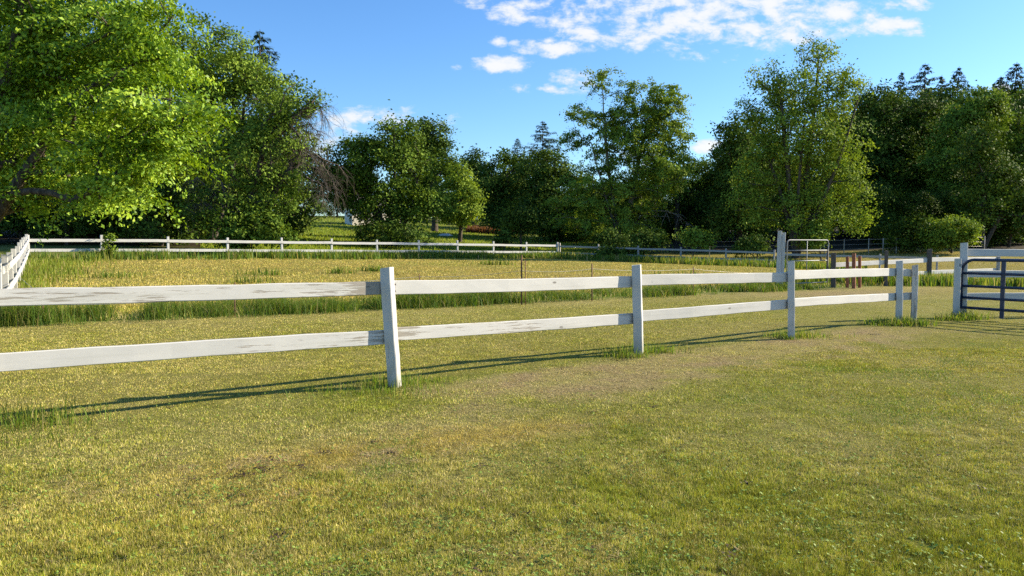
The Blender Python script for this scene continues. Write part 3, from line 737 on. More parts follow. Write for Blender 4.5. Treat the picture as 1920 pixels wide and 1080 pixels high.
pix_tree('dark_tree', 'dense dark tree with a lit right edge behind the end of the white fence', (950, 440), 84, [(950, 325, 46, 38), (935, 375, 46, 46), (968, 380, 40, 42), (950, 402, 56, 22)],
         n_clumps=190, per=115, leaf=.28, cr=.85, lmat=L_OAK, r0=.35, tint0=.5)
pix_tree('dense_tree', 'dense green tree between the dark wood and the open crowned tree', (1035, 450), 80, [(1020, 320, 50, 40), (1050, 360, 60, 50), (1020, 390, 50, 45), (1060, 420, 70, 30)],
         n_clumps=220, per=115, leaf=.28, cr=.85, lmat=L_OAK, r0=.35, tint0=.48)
pix_tree('sapling', 'small dark tree on a thin trunk just behind the white fence', (977, 470), 62, [(975, 395, 28, 26), (968, 415, 36, 22), (990, 412, 26, 20)],
         stems=[(977, 410)], n_clumps=70, per=90, leaf=.2, cr=.55, lmat=L_OAK, r0=.10, low=1.3)
pix_tree('bush', 'small round dark bush left of the thin trunked tree', (945, 470), 61, [(947, 445, 14, 13), (940, 450, 12, 10)], cat='bush', n_clumps=24, per=70, leaf=.18, cr=.4, lmat=L_OAK, r0=.05, low=.2, zmin=.1)
# 4 the open crowned tree
oc = pix_tree('open_crowned_tree', 'tall open crowned tree with sky showing through its layered branches', (1168, 470), 66,
         [(1128, 150, 34, 34), (1225, 185, 62, 30), (1105, 215, 44, 24), (1190, 225, 60, 34), (1255, 240, 44, 40), (1085, 265, 36, 26), (1160, 285, 70, 40), (1240, 300, 60, 40), (1120, 340, 70, 40),
          (1180, 370, 90, 45), (1210, 255, 84, 52), (1252, 205, 44, 40), (1235, 325, 74, 44), (1150, 235, 44, 40), (1180, 175, 30, 30), (1090, 390, 70, 40), (1150, 430, 90, 26), (1270, 195, 24, 16)],
         stems=[(1130, 160), (1220, 230), (1110, 270)], n_clumps=720, per=92, leaf=.20, cr=.66, lmat=L_LIGHT, bmat=M_BARKG, r0=.33, low=2.0, spray=1.0, sprayt=.24, seg=1.1, shell=1.2, tint0=.5)
pix_tree('low_tree', 'low bright edged tree right of the open crowned tree', (1270, 450), 78, [(1270, 340, 50, 36), (1230, 330, 40, 40), (1310, 330, 40, 26), (1340, 315, 30, 18)],
         n_clumps=110, per=95, leaf=.26, cr=.8, lmat=L_MID, r0=.25, tint0=.52, low=3.0)
# 5 the big round tree on the right
pix_tree('poplar_tree', 'tall fresh green tree with many upright limbs lit from the right', (1492, 480), 56,
         [(1532, 105, 40, 42), (1455, 150, 44, 44), (1590, 165, 36, 40), (1520, 180, 90, 50), (1430, 220, 50, 44), (1490, 250, 90, 60), (1570, 260, 62, 60), (1440, 310, 70, 60), (1530, 330, 90, 60),
          (1595, 350, 42, 50), (1490, 395, 90, 42), (1575, 405, 55, 34), (1615, 400, 28, 22), (1400, 375, 40, 40)],
         stems=[(1535, 110), (1460, 170), (1585, 200), (1500, 230), (1430, 280), (1560, 300)], n_clumps=720, per=74, leaf=.185, cr=.56, lmat=L_LIGHT, bmat=M_BARK, r0=.42, low=2.0, flat=.8, seg=1.1, shell=1.0, tint0=.5, path_w=.2)
pix_tree('side_tree', 'darker rounded tree tucked against the left of the fresh green tree', (1390, 470), 66, [(1385, 250, 34, 36), (1378, 295, 36, 40), (1400, 340, 50, 50), (1385, 400, 50, 42)],
         n_clumps=190, per=105, leaf=.24, cr=.75, lmat=L_OAK, r0=.3, tint0=.55)
# 6 the wood on the right
pix_tree('broadleaf_tree', 'dark broad tree right behind the fresh green tree', (1655, 460), 74, [(1650, 195, 38, 40), (1640, 260, 40, 60), (1670, 300, 50, 60), (1650, 380, 56, 60)],
         n_clumps=240, per=110, leaf=.27, cr=.85, lmat=L_OAK, r0=.4)
pix_tree('broadleaf_tree', 'dark shaded tree under the tallest conifer tip of the wood', (1735, 460), 76, [(1725, 215, 40, 36), (1735, 270, 46, 50), (1725, 340, 56, 60), (1710, 400, 50, 40)],
         n_clumps=240, per=110, leaf=.27, cr=.85, lmat=L_OAK, r0=.4)
pix_tree('broadleaf_tree', 'layered lit tree in the wood with pale trunk above the bush', (1790, 465), 70, [(1830, 200, 46, 34), (1800, 240, 46, 36), (1780, 300, 50, 44), (1800, 360, 50, 40), (1860, 220, 30, 26)],
         n_clumps=240, per=100, leaf=.25, cr=.75, lmat=L_MID, bmat=M_BARKG, r0=.3, flat=.5, tint0=.6)
pix_tree('broadleaf_tree', 'lit rounded tree in the wood at the right picture edge', (1905, 462), 72, [(1890, 250, 40, 44), (1930, 270, 50, 60), (1900, 320, 50, 50), (1950, 360, 60, 60)],
         n_clumps=230, per=105, leaf=.25, cr=.8, lmat=L_MID, r0=.35, tint0=.5)
pix_tree('rounded_tree', 'dark round crowned tree on a leaning trunk behind the white rails', (1842, 470), 62, [(1845, 265, 38, 34), (1850, 320, 50, 50), (1890, 360, 50, 44), (1840, 380, 40, 40), (1925, 400, 50, 40)],
         stems=[(1850, 330), (1895, 370)], n_clumps=240, per=105, leaf=.22, cr=.7, lmat=L_OAK, r0=.28, tint0=.55, low=1.3)
pix_tree('bush', 'large dark bush at the foot of the wood', (1715, 470), 59, [(1715, 435, 52, 26), (1670, 442, 36, 20)], cat='bush', stems=[(1715, 445), (1675, 450)], n_clumps=90, per=90, leaf=.2, cr=.5, lmat=L_OAK, r0=.07, low=.2, zmin=.1)
pix_tree('bush', 'large rounded bush with a sunlit right side at the foot of the wood', (1785, 472), 57, [(1785, 432, 44, 27), (1760, 442, 36, 22)], cat='bush', stems=[(1785, 445), (1765, 450)], n_clumps=100, per=95, leaf=.18, cr=.45, lmat=L_LIGHT, r0=.07, low=.2, zmin=.1)
for lab, bx, D, es in (
    ('leafy bush overhanging the grey fence near the white fence end', 1145, 60, [(1140, 448, 26, 18), (1165, 455, 20, 12)]),
    ('second bush along the grey fence under the open crowned tree', 1210, 57, [(1205, 446, 28, 18), (1235, 452, 24, 12)]),
    ('pale leaved bush behind the middle of the grey fence', 1300, 56, [(1300, 444, 32, 15), (1325, 450, 20, 10)]),
    ('low bush growing on the paddock side of the grey fence', 1165, 55.5, [(1165, 470, 28, 11), (1140, 474, 20, 8), (1200, 476, 18, 8)]),
    ('low bush left of the tall gate post', 1420, 52, [(1420, 458, 24, 13), (1395, 462, 20, 10)]),
    ('sunlit bush behind the silver gate', 1540, 54, [(1535, 432, 22, 14), (1520, 450, 26, 14)])):
    pix_tree('bush', lab, (bx, 478), D, es, cat='bush', n_clumps=80, per=36, leaf=.19, cr=.34, shell=.7, flat=1.1, lmat=L_LIGHT if 'pale' in lab else L_MID if 'sunlit' in lab else L_OAK, r0=.05, low=.15, zmin=.1, tint0=.5)  # leaf colour also stands in for light: sunlit bush lighter, most others darker
# vine on the far fence
pix_tree('climbing_vine', 'leafy vine climbing over a post at the left of the far white fence', (205, 482), 37.6, [(205, 448, 10, 11), (203, 465, 11, 12), (197, 478, 12, 9)], cat='vine',
         stems=[(203, 455)], n_clumps=26, per=26, leaf=.13, cr=.18, lmat=L_LIGHT, r0=.025, low=.05, zmin=.05)

# conifers
def spruce_meshes(H, R, seed, bare=.08, dens=1.0):
    rng = np.random.default_rng(seed)
    zz = np.linspace(0, H, 14); A = np.c_[rng.normal(0, .04, 14), rng.normal(0, .04, 14), zz]; rad = .02 + .018 * (H - zz)
    Vt, Qt = tubes_np(A[:-1], A[1:], rad[:-1], rad[1:], 7)
    C = []; Dr = []; L = []; BA = []; BB = []; BR = []
    z = H * bare
    while z < H - .15:
        t = (z - H * bare) / (H * (1 - bare)); nb = rng.integers(5, 8)
        for _ in range(nb):
            az = rng.uniform(0, 6.283); ln = max(.18, R * (1 - t) ** .92 * rng.uniform(.6, 1.2)); dv = np.array([math.cos(az), math.sin(az), rng.uniform(.0, .3) - .28 * (1 - t)])
            o = np.array([0, 0, z]); tip = o + dv * ln; BA.append(o); BB.append(tip); BR.append(.03)
            ns = int(9 + ln * 9 * dens)
            for k in range(ns):
                s = rng.random() ** .7; p = o + dv * ln * s; p[2] -= .10 * (s * ln) ** 1.5 * .3
                sd = np.array([math.cos(az + rng.normal(0, .7)), math.sin(az + rng.normal(0, .7)), rng.normal(-.35, .3)])
                C.append(p + rng.normal(0, .05, 3)); Dr.append(sd); L.append(rng.uniform(.35, .75) * (.55 + .45 * (1 - t)))
        z += rng.uniform(.28, .5)
    V2, Q2 = tubes_np(np.array(BA), np.array(BB), np.array(BR), np.array(BR) * .3, 3)
    tm = mk_mesh('trunk', np.concatenate([Vt, V2]), np.concatenate([Qt, Q2 + len(Vt)]), M_BARK)
    C = np.array(C); D = unit(np.array(Dr)); L = np.array(L); n = len(C)
    b = unit(np.cross(D, np.array([[0, 0, 1.]]) + rng.normal(0, .4, (n, 3)))); W = L * rng.uniform(.22, .4, n)
    sag = np.c_[np.zeros(n), np.zeros(n), -.25 * L]
    V = np.stack([C, C + D * (L * .5)[:, None] + b * (W * .5)[:, None] + sag * .6, C + D * L[:, None] + sag, C + D * (L * .5)[:, None] - b * (W * .5)[:, None] + sag * .6], 1).reshape(-1, 3)
    cm = mk_mesh('crown', V, np.arange(4 * n).reshape(-1, 4), L_FIR, face_tint=np.clip(rng.normal(.5, .25, n), 0, 1))
    return tm, cm
SP = [spruce_meshes(20, 9.0, 71, .3, 1.2), spruce_meshes(20, 7.5, 72, .3, 1.2), spruce_meshes(20, 5.4, 73, .35, 1.0)]
for lab, px, py, D, k, wide in (
    ('pointed spruce top behind the gnarled tree at the left', 487, 55, 64, 0, 1.0), ('lower spruce tip beside the dark wood centre', 970, 258, 104, 1, .9),
    ('bushy spruce top left of the open crowned tree', 1018, 226, 102, 0, 1.1), ('thin isolated spruce tip right of the fresh green tree', 1690, 133, 90, 2, .8),
    ('tallest broad spruce tip above the wood at the right', 1735, 118, 92, 0, 1.0), ('thin spruce tip just right of the tallest one', 1767, 140, 94, 2, .9),
    ('pointed spruce tip midway between the tallest and the right edge', 1798, 124, 92, 1, .9), ('spruce at the right picture edge', 1906, 116, 88, 1, 1.1),
    ('shorter spruce just left of the one at the right edge', 1876, 142, 92, 2, 1.1), ('pale green topped spruce left of the right edge pair', 1845, 160, 96, 2, .8)):
    p = P(px, py, D); b = Vector((p.x, p.y, gz(p.x, p.y))); s = (p.z - b.z) / 20
    place_tree('spruce_tree', lab, SP[k], b, 'tree', 'spruces rising behind the other trees', rot=RNG.uniform(0, 6), scale=(wide * s * 1.0, wide * s, s))

# the far wood that closes the view
PROT = []
for q in range(4):
    rr = np.random.default_rng(900 + q)
    E = [(0, 0, 7.2, 3.0, 3.0, 2.6)] + [(rr.uniform(-2, 2), rr.uniform(-2, 2), z, rr.uniform(1.8, 2.8), rr.uniform(1.8, 2.8), rr.uniform(1.3, 2.0)) for z in (2.0, 3.2, 4.2, 5.5, 6.2, 8.2)]
    PROT.append(make_tree(E, (0, 0, 0), [(0, 0, 8.0), (1, .5, 6)], 950 + q, n_clumps=170, per=85, leaf=.30, cr=.85, lmat=L_OAK, r0=.22, low=.8, zmin=.25, tint0=.45))
rw = random.Random(5)
def wood_tree(px, D, top, label, group):
    p = P(px, 455, D); z = gz(p.x, D); H = P(px, top, D).z - z
    s = max(.45, H / 10.0)
    place_tree('wood_tree', label, PROT[rw.randrange(4)], (p.x, D, z - .05), 'tree', group, rot=rw.uniform(0, 6.28), scale=(s * rw.uniform(.85, 1.15), s * rw.uniform(.85, 1.15), s))
for i in range(15): wood_tree(-40 + 40 * i + rw.uniform(-14, 14), rw.uniform(56, 70), rw.uniform(200, 330), 'shaded tree of the dark wood behind the left half of the far white fence', 'trees of the left wood')
for i in range(9): wood_tree(-60 + 46 * i + rw.uniform(-14, 14), rw.uniform(46, 53), rw.uniform(230, 330), 'shaded tree of the dark wood behind the left half of the far white fence', 'trees of the left wood')
for i in range(11): wood_tree(540 + 48 * i + rw.uniform(-16, 16), rw.uniform(112, 126), rw.uniform(300, 350) if i < 8 else rw.uniform(315, 350), 'distant tree at the back of the green field', 'trees at the back of the field')
for i in range(16): wood_tree(1075 + 17.5 * i + rw.uniform(-8, 8), rw.uniform(74, 92), rw.uniform(325, 385), 'shaded tree in the dark gap between the open crowned tree and the fresh green tree', 'trees in the dark middle gap')
for i in range(24): wood_tree(1350 + 27 * i + rw.uniform(-10, 10), rw.uniform(72, 98), rw.uniform(215, 350), 'shaded tree inside the wood at the right', 'trees inside the right wood')

for i in range(12): wood_tree(1630 + 29 * i + rw.uniform(-10, 10), rw.uniform(80, 92), rw.uniform(165, 215), 'shaded tree inside the wood at the right', 'trees inside the right wood')
for i in range(9): wood_tree(1640 + 36 * i + rw.uniform(-10, 10), rw.uniform(64, 69), rw.uniform(330, 390), 'shaded tree inside the wood at the right', 'trees inside the right wood')
# dead limb lying in the dark gap
db = P(1230, 440, 66); db.z = gz(db.x, db.y)
rngd = np.random.default_rng(77); paths = []
main = [Vector(P(x_, y_, 66)) - db for x_, y_ in ((1185, 425), (1200, 406), (1225, 395), (1250, 396), (1272, 404), (1288, 418))]
paths.append((main, [.09, .085, .075, .06, .045, .02]))
for i in range(26):
    s = main[1 + i % 5] + Vector(rngd.normal(0, .12, 3)); d = Vector((rngd.normal(.4, .6), rngd.normal(0, .5), rngd.normal(-.5, .45)))
    paths.append(([s, s + d * .6, s + d * 1.15 + Vector((0, 0, -.15))], [.03, .02, .008]))
tag(link('fallen_limb', tube_mesh('fallen_limb', paths, M_BARKG, 5), None, db), 'grey arched dead limb lying in the shade under the trees', 'dead branch')

# ------------------------------------------------------------------ fences
# near white fence
fr = empty('board_fence', p1b, 'near white two board fence with peeling paint crossing the lawn', 'fence')
pts = [(740, 725, 725, 502), (1197, 665, 1194, 497), (1483, 635, 1484, 490), (1685, 607, 1687, 489)]
bases = []; tops = []
for bx, by, tx, ty in pts:
    b = G0(bx, by); b.z = gz(b.x, b.y); bases.append(b); tops.append(P(tx, ty, b.y))
b0 = Vector((bases[0].x - ND[0] * 3.62, bases[0].y - ND[1] * 3.62, 0)); b0.z = gz(b0.x, b0.y)
post(fr, b0, b0 + Vector((-.05, 0, 1.25)), M_POST, .115, yaw=math.radians(-20), peel=.35)
for i, (b, t) in enumerate(zip(bases, tops)):
    post(fr, b, t, M_POST, (.112, .118, .105, .11)[i], yaw=math.radians((-13, -16, -20, -22)[i]), peel=(.62, .25, .22, .3)[i])
p5 = G0(1713, 605.5); p5.z = gz(p5.x, p5.y)
post(fr, p5, P(1716, 497, p5.y), M_POST, .105, yaw=math.radians(-30), peel=.95, tip=.25)
nrm = Vector((-ND[1], ND[0], 0))
def rail_px(px_a, a, px_b, b, Ya, Yb, peel, ins=0.0):
    """a, b: (top row, bottom row) of the board at either end"""
    A0, A1 = P(px_a, a[0], Ya), P(px_a, a[1], Ya); B0, B1 = P(px_b, b[0], Yb), P(px_b, b[1], Yb)
    h = ((A0.z - A1.z) + (B0.z - B1.z)) / 2
    return rail(fr, (A0 + A1) / 2 + nrm * ins, (B0 + B1) / 2 + nrm * ins, M_RAIL, .036, h, peel)
# left of post one: boards carry on to the post outside the frame
Yl = 5.67
def xtra(pxa, ra, Ya, pxb, rb, Yb, peel):
    A = (P(pxa, ra[0], Ya) + P(pxa, ra[1], Ya)) / 2; B = (P(pxb, rb[0], Yb) + P(pxb, rb[1], Yb)) / 2
    h = ((P(pxa, ra[0], Ya).z - P(pxa, ra[1], Ya).z) + (P(pxb, rb[0], Yb).z - P(pxb, rb[1], Yb).z)) / 2
    A2 = A + (A - B) * .08
    rail(fr, A2 + nrm * .075, B + nrm * .075, M_RAIL, .036, h, peel)
Y1, Y2, Y3, Y4 = [b.y for b in bases]
xtra(0, (541, 575), Yl, 732, (529, 554), Y1 - .02, .85)
xtra(0, (663, 699), Yl, 738, (620, 646), Y1 - .02, .5)
def span(i, ra, rb, peel):
    A, B = bases[i], bases[i + 1]
    pa = 960 + A.x / A.y * F; pb = 960 + B.x / B.y * F
    rail_px(pa, ra, pb, rb, A.y, B.y, peel, .08)
span(0, (528, 553), (518, 540), .22); span(0, (616, 642), (588, 607), .75)
span(1, (516, 537), (510.5, 528), .12); span(1, (582.5, 604.5), (563.5, 580), .18)
span(2, (507, 525), (503.5, 517.5), .10); span(2, (560.5, 577.5), (549.5, 563), .16)
rail(fr, (P(1687, 504, Y4) + P(1687, 517.5, Y4)) / 2 + nrm * .085, (P(1726, 505, p5.y) + P(1726, 519, p5.y)) / 2 + nrm * .09, M_RAIL, .036, .135, .3)
rail(fr, (P(1687, 549.5, Y4) + P(1687, 563, Y4)) / 2 + nrm * .085, (P(1723, 549, p5.y) + P(1723, 563, p5.y)) / 2 + nrm * .09, M_RAIL, .036, .135, .35)

def ground_run(name, label, A, B, n, ph, rails_z, mp, mr, w=.1, rh=.13, peel=.2, side=-1, tops_j=.03, post_yaw=None, skip=()):
    """a fence of n bays that follows the ground from A to B"""
    A, B = np.array(A, float), np.array(B, float); d = (B - A) / np.linalg.norm(B - A); yaw = math.atan2(d[1], d[0])
    root = empty(name, (A[0], A[1], gz(*A)), label, 'fence'); nn = Vector((-d[1], d[0], 0)) * side
    r = random.Random(len(label)); q = []
    for i in range(n + 1):
        p = A + (B - A) * i / n; q.append(Vector((p[0], p[1], gz(*p))))
        if i not in skip:
            lean = Vector((r.uniform(-.02, .02), r.uniform(-.02, .02), ph + r.uniform(-tops_j, tops_j)))
            post(root, q[-1], q[-1] + lean, mp, w, yaw=yaw if post_yaw is None else post_yaw, peel=peel * r.uniform(.5, 1.6))
    off = nn * (w / 2 + .022)
    for i in range(n):
        for z in rails_z:
            e0, e1 = r.uniform(-.015, .015), r.uniform(-.015, .015)
            rail(root, q[i] + Vector((0, 0, z + e0)) + off, q[i + 1] + Vector((0, 0, z + e1)) + off, mr, .034, rh, peel * r.uniform(.4, 1.8))
    return root
ground_run('board_fence', 'long white two board fence along the far side of the paddock', FA, FE, 11, 1.22, (.96, .46), M_POST, M_RAIL, w=.115, rh=.15, peel=.2, side=-1)
ground_run('board_fence', 'white fence running towards the viewer at the left picture edge', (-23.5, 35.9), (-23.5 + .531 * 25.5, 35.9 - .847 * 25.5), 9, 1.22, (.96, .46), M_POST, M_RAIL, w=.13, rh=.15, peel=.2, side=1)
ground_run('board_fence', 'bare grey two board fence from the white fence end to the tall post', (3.75, 57.9), (17.7, 50), 5, 1.15, (.92, .40), M_GREYPOST, M_GREYRAIL, w=.11, rh=.13, side=-1)
ground_run('board_fence', 'bare grey fence far off behind the rusty pipes', (17.9, 49.9), (31, 41.5), 5, 1.0, (.82,), M_GREYPOST, M_GREYRAIL, w=.11, rh=.14, side=-1)
# white boards on dark posts behind the lane
bf = empty('board_fence', P(1743, 533, 26.7), 'white boards on dark weathered posts behind the gateway', 'fence'); bf.location.z = gz(bf.location.x, bf.location.y)
for px, top, Y, w_, mt, nm in ((1563, 474, 24.2, .12, M_DARKPOST, 'post'), (1662, 470, 25.5, .09, M_DARKPOST, 'post'), (1743, 467, 26.9, .13, M_DARKPOST, 'post'), (1872, 481, 29.2, .10, M_GREYPOST, 'post')):
    q = P(px, 500, Y); post(bf, (q.x, q.y, gz(q.x, q.y)), P(px, top, Y), mt, w_, yaw=.1, name=nm)
def bf_rail(pa, ya, Ya, pb, yb, Yb, h=.16, mt=M_RAIL, peel=.15):
    rail(bf, P(pa, ya, Ya), P(pb, yb, Yb), mt, .035, h, peel)
bf_rail(1563, 496.5, 24.28, 1662, 492, 25.58, .15); bf_rail(1662, 491.5, 25.58, 1743, 488.5, 26.98, .15); bf_rail(1743, 487, 26.98, 1872, 485.5, 29.28, .15)
bf_rail(1662, 514, 25.58, 1743, 511, 26.98, .13, peel=.4); bf_rail(1743, 510.5, 26.98, 1872, 506, 29.28, .14)
# wire fence
wf = empty('wire_fence', (W0[0], W0[1], gz(*W0)), 'thin electric wire fence on steel stakes along the uncut strip', 'fence')
stk = []
for px, by, ty, r_ in ((80, 607, 548, .012), (440, 593, 530, .012), (786, 576, 514, .013), (978, 572, 478, .020), (985, 572, 488, .012), (1110, 566, 494, .017), (1300, 556, 500, .013)):
    b = G0(px, by); b.z = gz(b.x, b.y); t_ = P(px, ty, b.y); stk.append((b, t_))
    link('stake', tube_mesh('stake', [([b - Vector((0, 0, .2)) - wf.location, t_ - wf.location], r_)], M_RUSTPOST, 6), wf)
wires = []
for fr_, lf in ((.92, .9), (.60, .5)):
    pp = [Vector((-13.3, 19.5, gz(-13.3, 19.5) + lf))] if fr_ > .9 else []
    pp += [b + Vector((0, 0, min(fr_ * (t_.z - b.z), .82 if fr_ > .9 else .5))) for i, (b, t_) in enumerate(stk) if i != 4]
    tp = P(1466, 512 if fr_ > .9 else 528, 23.0); pp.append(tp)
    path = []
    for a, b in zip(pp[:-1], pp[1:]):
        for k in range(6):
            t = k / 6; path.append(a.lerp(b, t) - Vector((0, 0, .05 * 4 * t * (1 - t))) - wf.location)
    path.append(pp[-1] - wf.location); wires.append((path, .0045))
for w_ in wires: link('wire', tube_mesh('wire', [w_], M_WIRE, 4), wf)
# far wire fence in front of the right wood
ff = empty('wire_fence', (20, 54, gz(20, 54)), 'thin stake and wire fence in the shade of the right wood', 'fence')
fp = []
for i, px in enumerate((1330, 1400, 1470, 1545, 1582, 1628, 1655, 1680, 1725, 1765, 1800, 1845)):
    Y = 58.0 + (i % 3) * .15; b = P(px, 480, Y); b.z = gz(b.x, Y); t_ = b + Vector((0, 0, 1.25)); fp.append(t_)
    link('stake', tube_mesh('stake', [([b - Vector((0, 0, .2)) - ff.location, t_ - ff.location], .035)], M_GREYPOST, 6), ff)
for dz in (.08, .45, .8): link('wire', tube_mesh('wire', [([p - Vector((0, 0, dz)) - ff.location for p in fp], .008)], M_WIRE, 4), ff)

# tall twin gate post and the silver gate
tb = G0(1461, 545); tb.z = gz(tb.x, tb.y)
tp = empty('gate_post', tb, 'tall weathered white twin gate post beside the silver gate', 'post')
post(tp, tb + Vector((-.058, 0, 0)), P(1466, 433, tb.y) + Vector((-.058, 0, 0)), M_POST, .12, yaw=math.radians(-18), peel=.75)
post(tp, tb + Vector((.066, .03, 0)), P(1466.5, 436, tb.y) + Vector((.064, .03, 0)), M_POST, .12, yaw=math.radians(-18), peel=.85)
g0 = P(1476, 470, 23.1); g1 = P(1553, 470, 24.3)
sg = empty('tube_gate', (g0.x, g0.y, gz(g0.x, g0.y)), 'silver tube gate hung beside the tall twin post', 'gate')
gd = Vector((g1.x - g0.x, g1.y - g0.y, 0)); gl = gd.length; gd.normalize(); zt = P(1476, 450, g0.y).z - sg.location.z; zb = .18
def gp(s, z): return gd * s + Vector((0, 0, z))
R = .019
corner = [gp(0, zb)] + [gp(0, zt - .10)] + [gp(.1 - .1 * math.cos(a), zt - .1 + .1 * math.sin(a)) for a in (math.pi / 6, math.pi / 3, math.pi / 2)]
corner += [gp(gl - .1, zt)] + [gp(gl - .1 + .1 * math.sin(a), zt - .1 + .1 * math.cos(a)) for a in (math.pi / 6, math.pi / 3, math.pi / 2)] + [gp(gl, zb), gp(0, zb)]
link('gate_frame', tube_mesh('gate_frame', [(corner, R)], M_GALV, 8), sg)
for z in (.28, .52, .76): link('bar', tube_mesh('bar', [([gp(0.02, zb + (zt - zb) * z), gp(gl - .02, zb + (zt - zb) * z)], R * .85)], M_GALV, 8), sg)
link('brace', tube_mesh('brace', [([gp(gl * .47, zb + .02), gp(gl * .47, zt - .02)], R * .7)], M_GALV, 6), sg)
link('latch_stile', tube_mesh('latch_stile', [([gp(gl - .03, zb - .02), gp(gl - .03, zt - .28)], R * 1.4)], M_DARKPOST, 6), sg)
# three rusty pipes
for lab, px, top, Y, r_ in (('left and shorter of the three rusty pipes by the lane', 1589, 481, 24.1, .05), ('tallest middle pipe of the three rusty pipes by the lane', 1601, 475, 23.7, .06), ('right and shorter of the three rusty pipes by the lane', 1612, 480, 24.2, .05)):
    b = P(px, 530, Y); b.z = gz(b.x, Y); t_ = P(px, top, Y) - b
    n_ = 16; V = []; rings = [(r_, -.2), (r_, t_.z), (r_ * .8, t_.z), (r_ * .8, t_.z - .12)]
    V = [(rr_ * math.cos(2 * math.pi * j / n_) + (t_.x * zz / t_.z), rr_ * math.sin(2 * math.pi * j / n_), zz) for rr_, zz in rings for j in range(n_)]
    Q = [(i * n_ + j, i * n_ + (j + 1) % n_, (i + 1) * n_ + (j + 1) % n_, (i + 1) * n_ + j) for i in range(3) for j in range(n_)]
    me = bpy.data.meshes.new('rusty_pipe'); me.from_pydata(V, [], Q + [tuple(3 * n_ + j for j in range(n_))]); me.update(); me.materials.append(M_RUST)
    tag(link('rusty_pipe', me, None, b), lab, 'pipe', 'rusty pipes standing by the lane')
# right gateway
ab = G0(1805, 595); ab.z = gz(ab.x, ab.y)
rf = empty('board_fence', ab, 'white three board fence running off to the right behind the blue gate', 'fence')
post(rf, ab, P(1808, 455.5, ab.y), M_POST, .125, yaw=math.radians(-25), peel=.3)
Z = lambda row: P(1815, row, ab.y).z
RD = Vector((math.cos(math.radians(8)), math.sin(math.radians(8)), 0)); e2 = ab + RD * 3.6; e2.z = gz(e2.x, e2.y)
e3 = ab + RD * 7.0; e3.z = gz(e3.x, e3.y)
post(rf, e2, e2 + Vector((0, 0, 1.48)), M_POST, .12, yaw=math.radians(-25), peel=.3)
post(rf, e3, e3 + Vector((0, 0, 1.45)), M_POST, .12, yaw=math.radians(-25), peel=.3)
for r0_, r1_ in ((467, 481.5), (508, 521), (548.5, 566)):
    zc = (Z(r0_) + Z(r1_)) / 2; hh = min(.15, Z(r0_) - Z(r1_)); n2 = Vector((-RD.y, RD.x, 0)) * .085
    rail(rf, Vector((ab.x, ab.y, zc)) + n2, Vector((e2.x, e2.y, zc - .015)) + n2, M_RAIL, .036, hh, .2)
    rail(rf, Vector((e2.x, e2.y, zc - .015)) + n2, Vector((e3.x, e3.y, zc - .02)) + n2, M_RAIL, .036, hh, .25)
hb = G0(1793, 596); hb.z = gz(hb.x, hb.y)
hp = empty('hinge_post', hb, 'shorter white post that carries the blue gate', 'post')
post(hp, hb, P(1796, 485, hb.y), M_POST, .115, yaw=math.radians(-25), peel=.3, name='timber')
# blue gate, swung towards the viewer
q0 = P(1803, 530, 14.72); q1 = P(1920, 530, 13.83)
bg = empty('tube_gate', (q0.x, q0.y, gz(q0.x, q0.y)), 'navy blue tube farm gate at the right picture edge', 'gate')
gd = Vector((q1.x - q0.x, q1.y - q0.y, 0)).normalized(); gl = 3.7
zs = [P(1815, r_, 14.68).z - bg.location.z for r_ in (487, 512, 536, 557.5, 576.5)]
R = .029; zt, zb = zs[0], zs[-1]
fr2 = [gp(0, zb)] + [gp(0, zt - .22)] + [gp(.22 - .22 * math.cos(a), zt - .22 + .22 * math.sin(a)) for a in [math.pi / 2 * i / 7 for i in range(1, 8)]]
fr2 += [gp(gl - .22, zt)] + [gp(gl - .22 + .22 * math.sin(a), zt - .22 + .22 * math.cos(a)) for a in [math.pi / 2 * i / 7 for i in range(1, 8)]] + [gp(gl, zb), gp(0, zb)]
link('gate_frame', tube_mesh('gate_frame', [(fr2, R)], M_BLUE, 10), bg)
for z in zs[1:4]: link('bar', tube_mesh('bar', [([gp(.01, z), gp(gl - .01, z)], R * .92)], M_BLUE, 10), bg)
sb = 0
q2 = P(1887, 530, 14.2); sb = (Vector((q2.x, q2.y, 0)) - Vector((q0.x, q0.y, 0))).dot(gd)
for s in (sb, sb + 1.2):
    me = bar_mesh('upright', zt - .05 + .0, .075, .035, 'Z', M_BLUE, 5, n=4, wob=0, cham=.004)
    o = link('upright', me, bg, gp(s, .05) + Vector((gd.y, -gd.x, 0)) * .0); o.rotation_euler.z = math.atan2(gd.y, gd.x)
for z in (zs[1], zs[3]): link('hinge', tube_mesh('hinge', [([gp(-.10, z - .02), gp(0, z - .02)], .012), ([gp(-.02, z - .07), gp(-.02, z + .05)], .03)], M_BLUE, 8), bg)

# ------------------------------------------------------------------ far things
hl = P(690, 425, 92); hz = gz(hl.x, hl.y)
hs = empty('farmhouse', (hl.x, hl.y, hz), 'cream walled house glimpsed under the round tree far across the field', 'house')
hs.rotation_euler.z = math.radians(30)
def box(name, x0, x1, y0, y1, z0, z1, mat, par, bev=0):
    V = [(x, y, z) for z in (z0, z1) for x, y in ((x0, y0), (x1, y0), (x1, y1), (x0, y1))]
    me = bpy.data.meshes.new(name); me.from_pydata(V, [], [(3, 2, 1, 0), (4, 5, 6, 7), (0, 1, 5, 4), (1, 2, 6, 5), (2, 3, 7, 6), (3, 0, 4, 7)]); me.update(); me.materials.append(mat)
    return link(name, me, par)
box('wall', -2.0, 4.5, 0, 3, -.5, 2.5, M_WALL, hs)
V = [(-2.4, -.5, 2.5), (4.9, -.5, 2.5), (4.9, 3.5, 2.5), (-2.4, 3.5, 2.5), (-2.4, 1.5, 3.7), (4.9, 1.5, 3.7)]
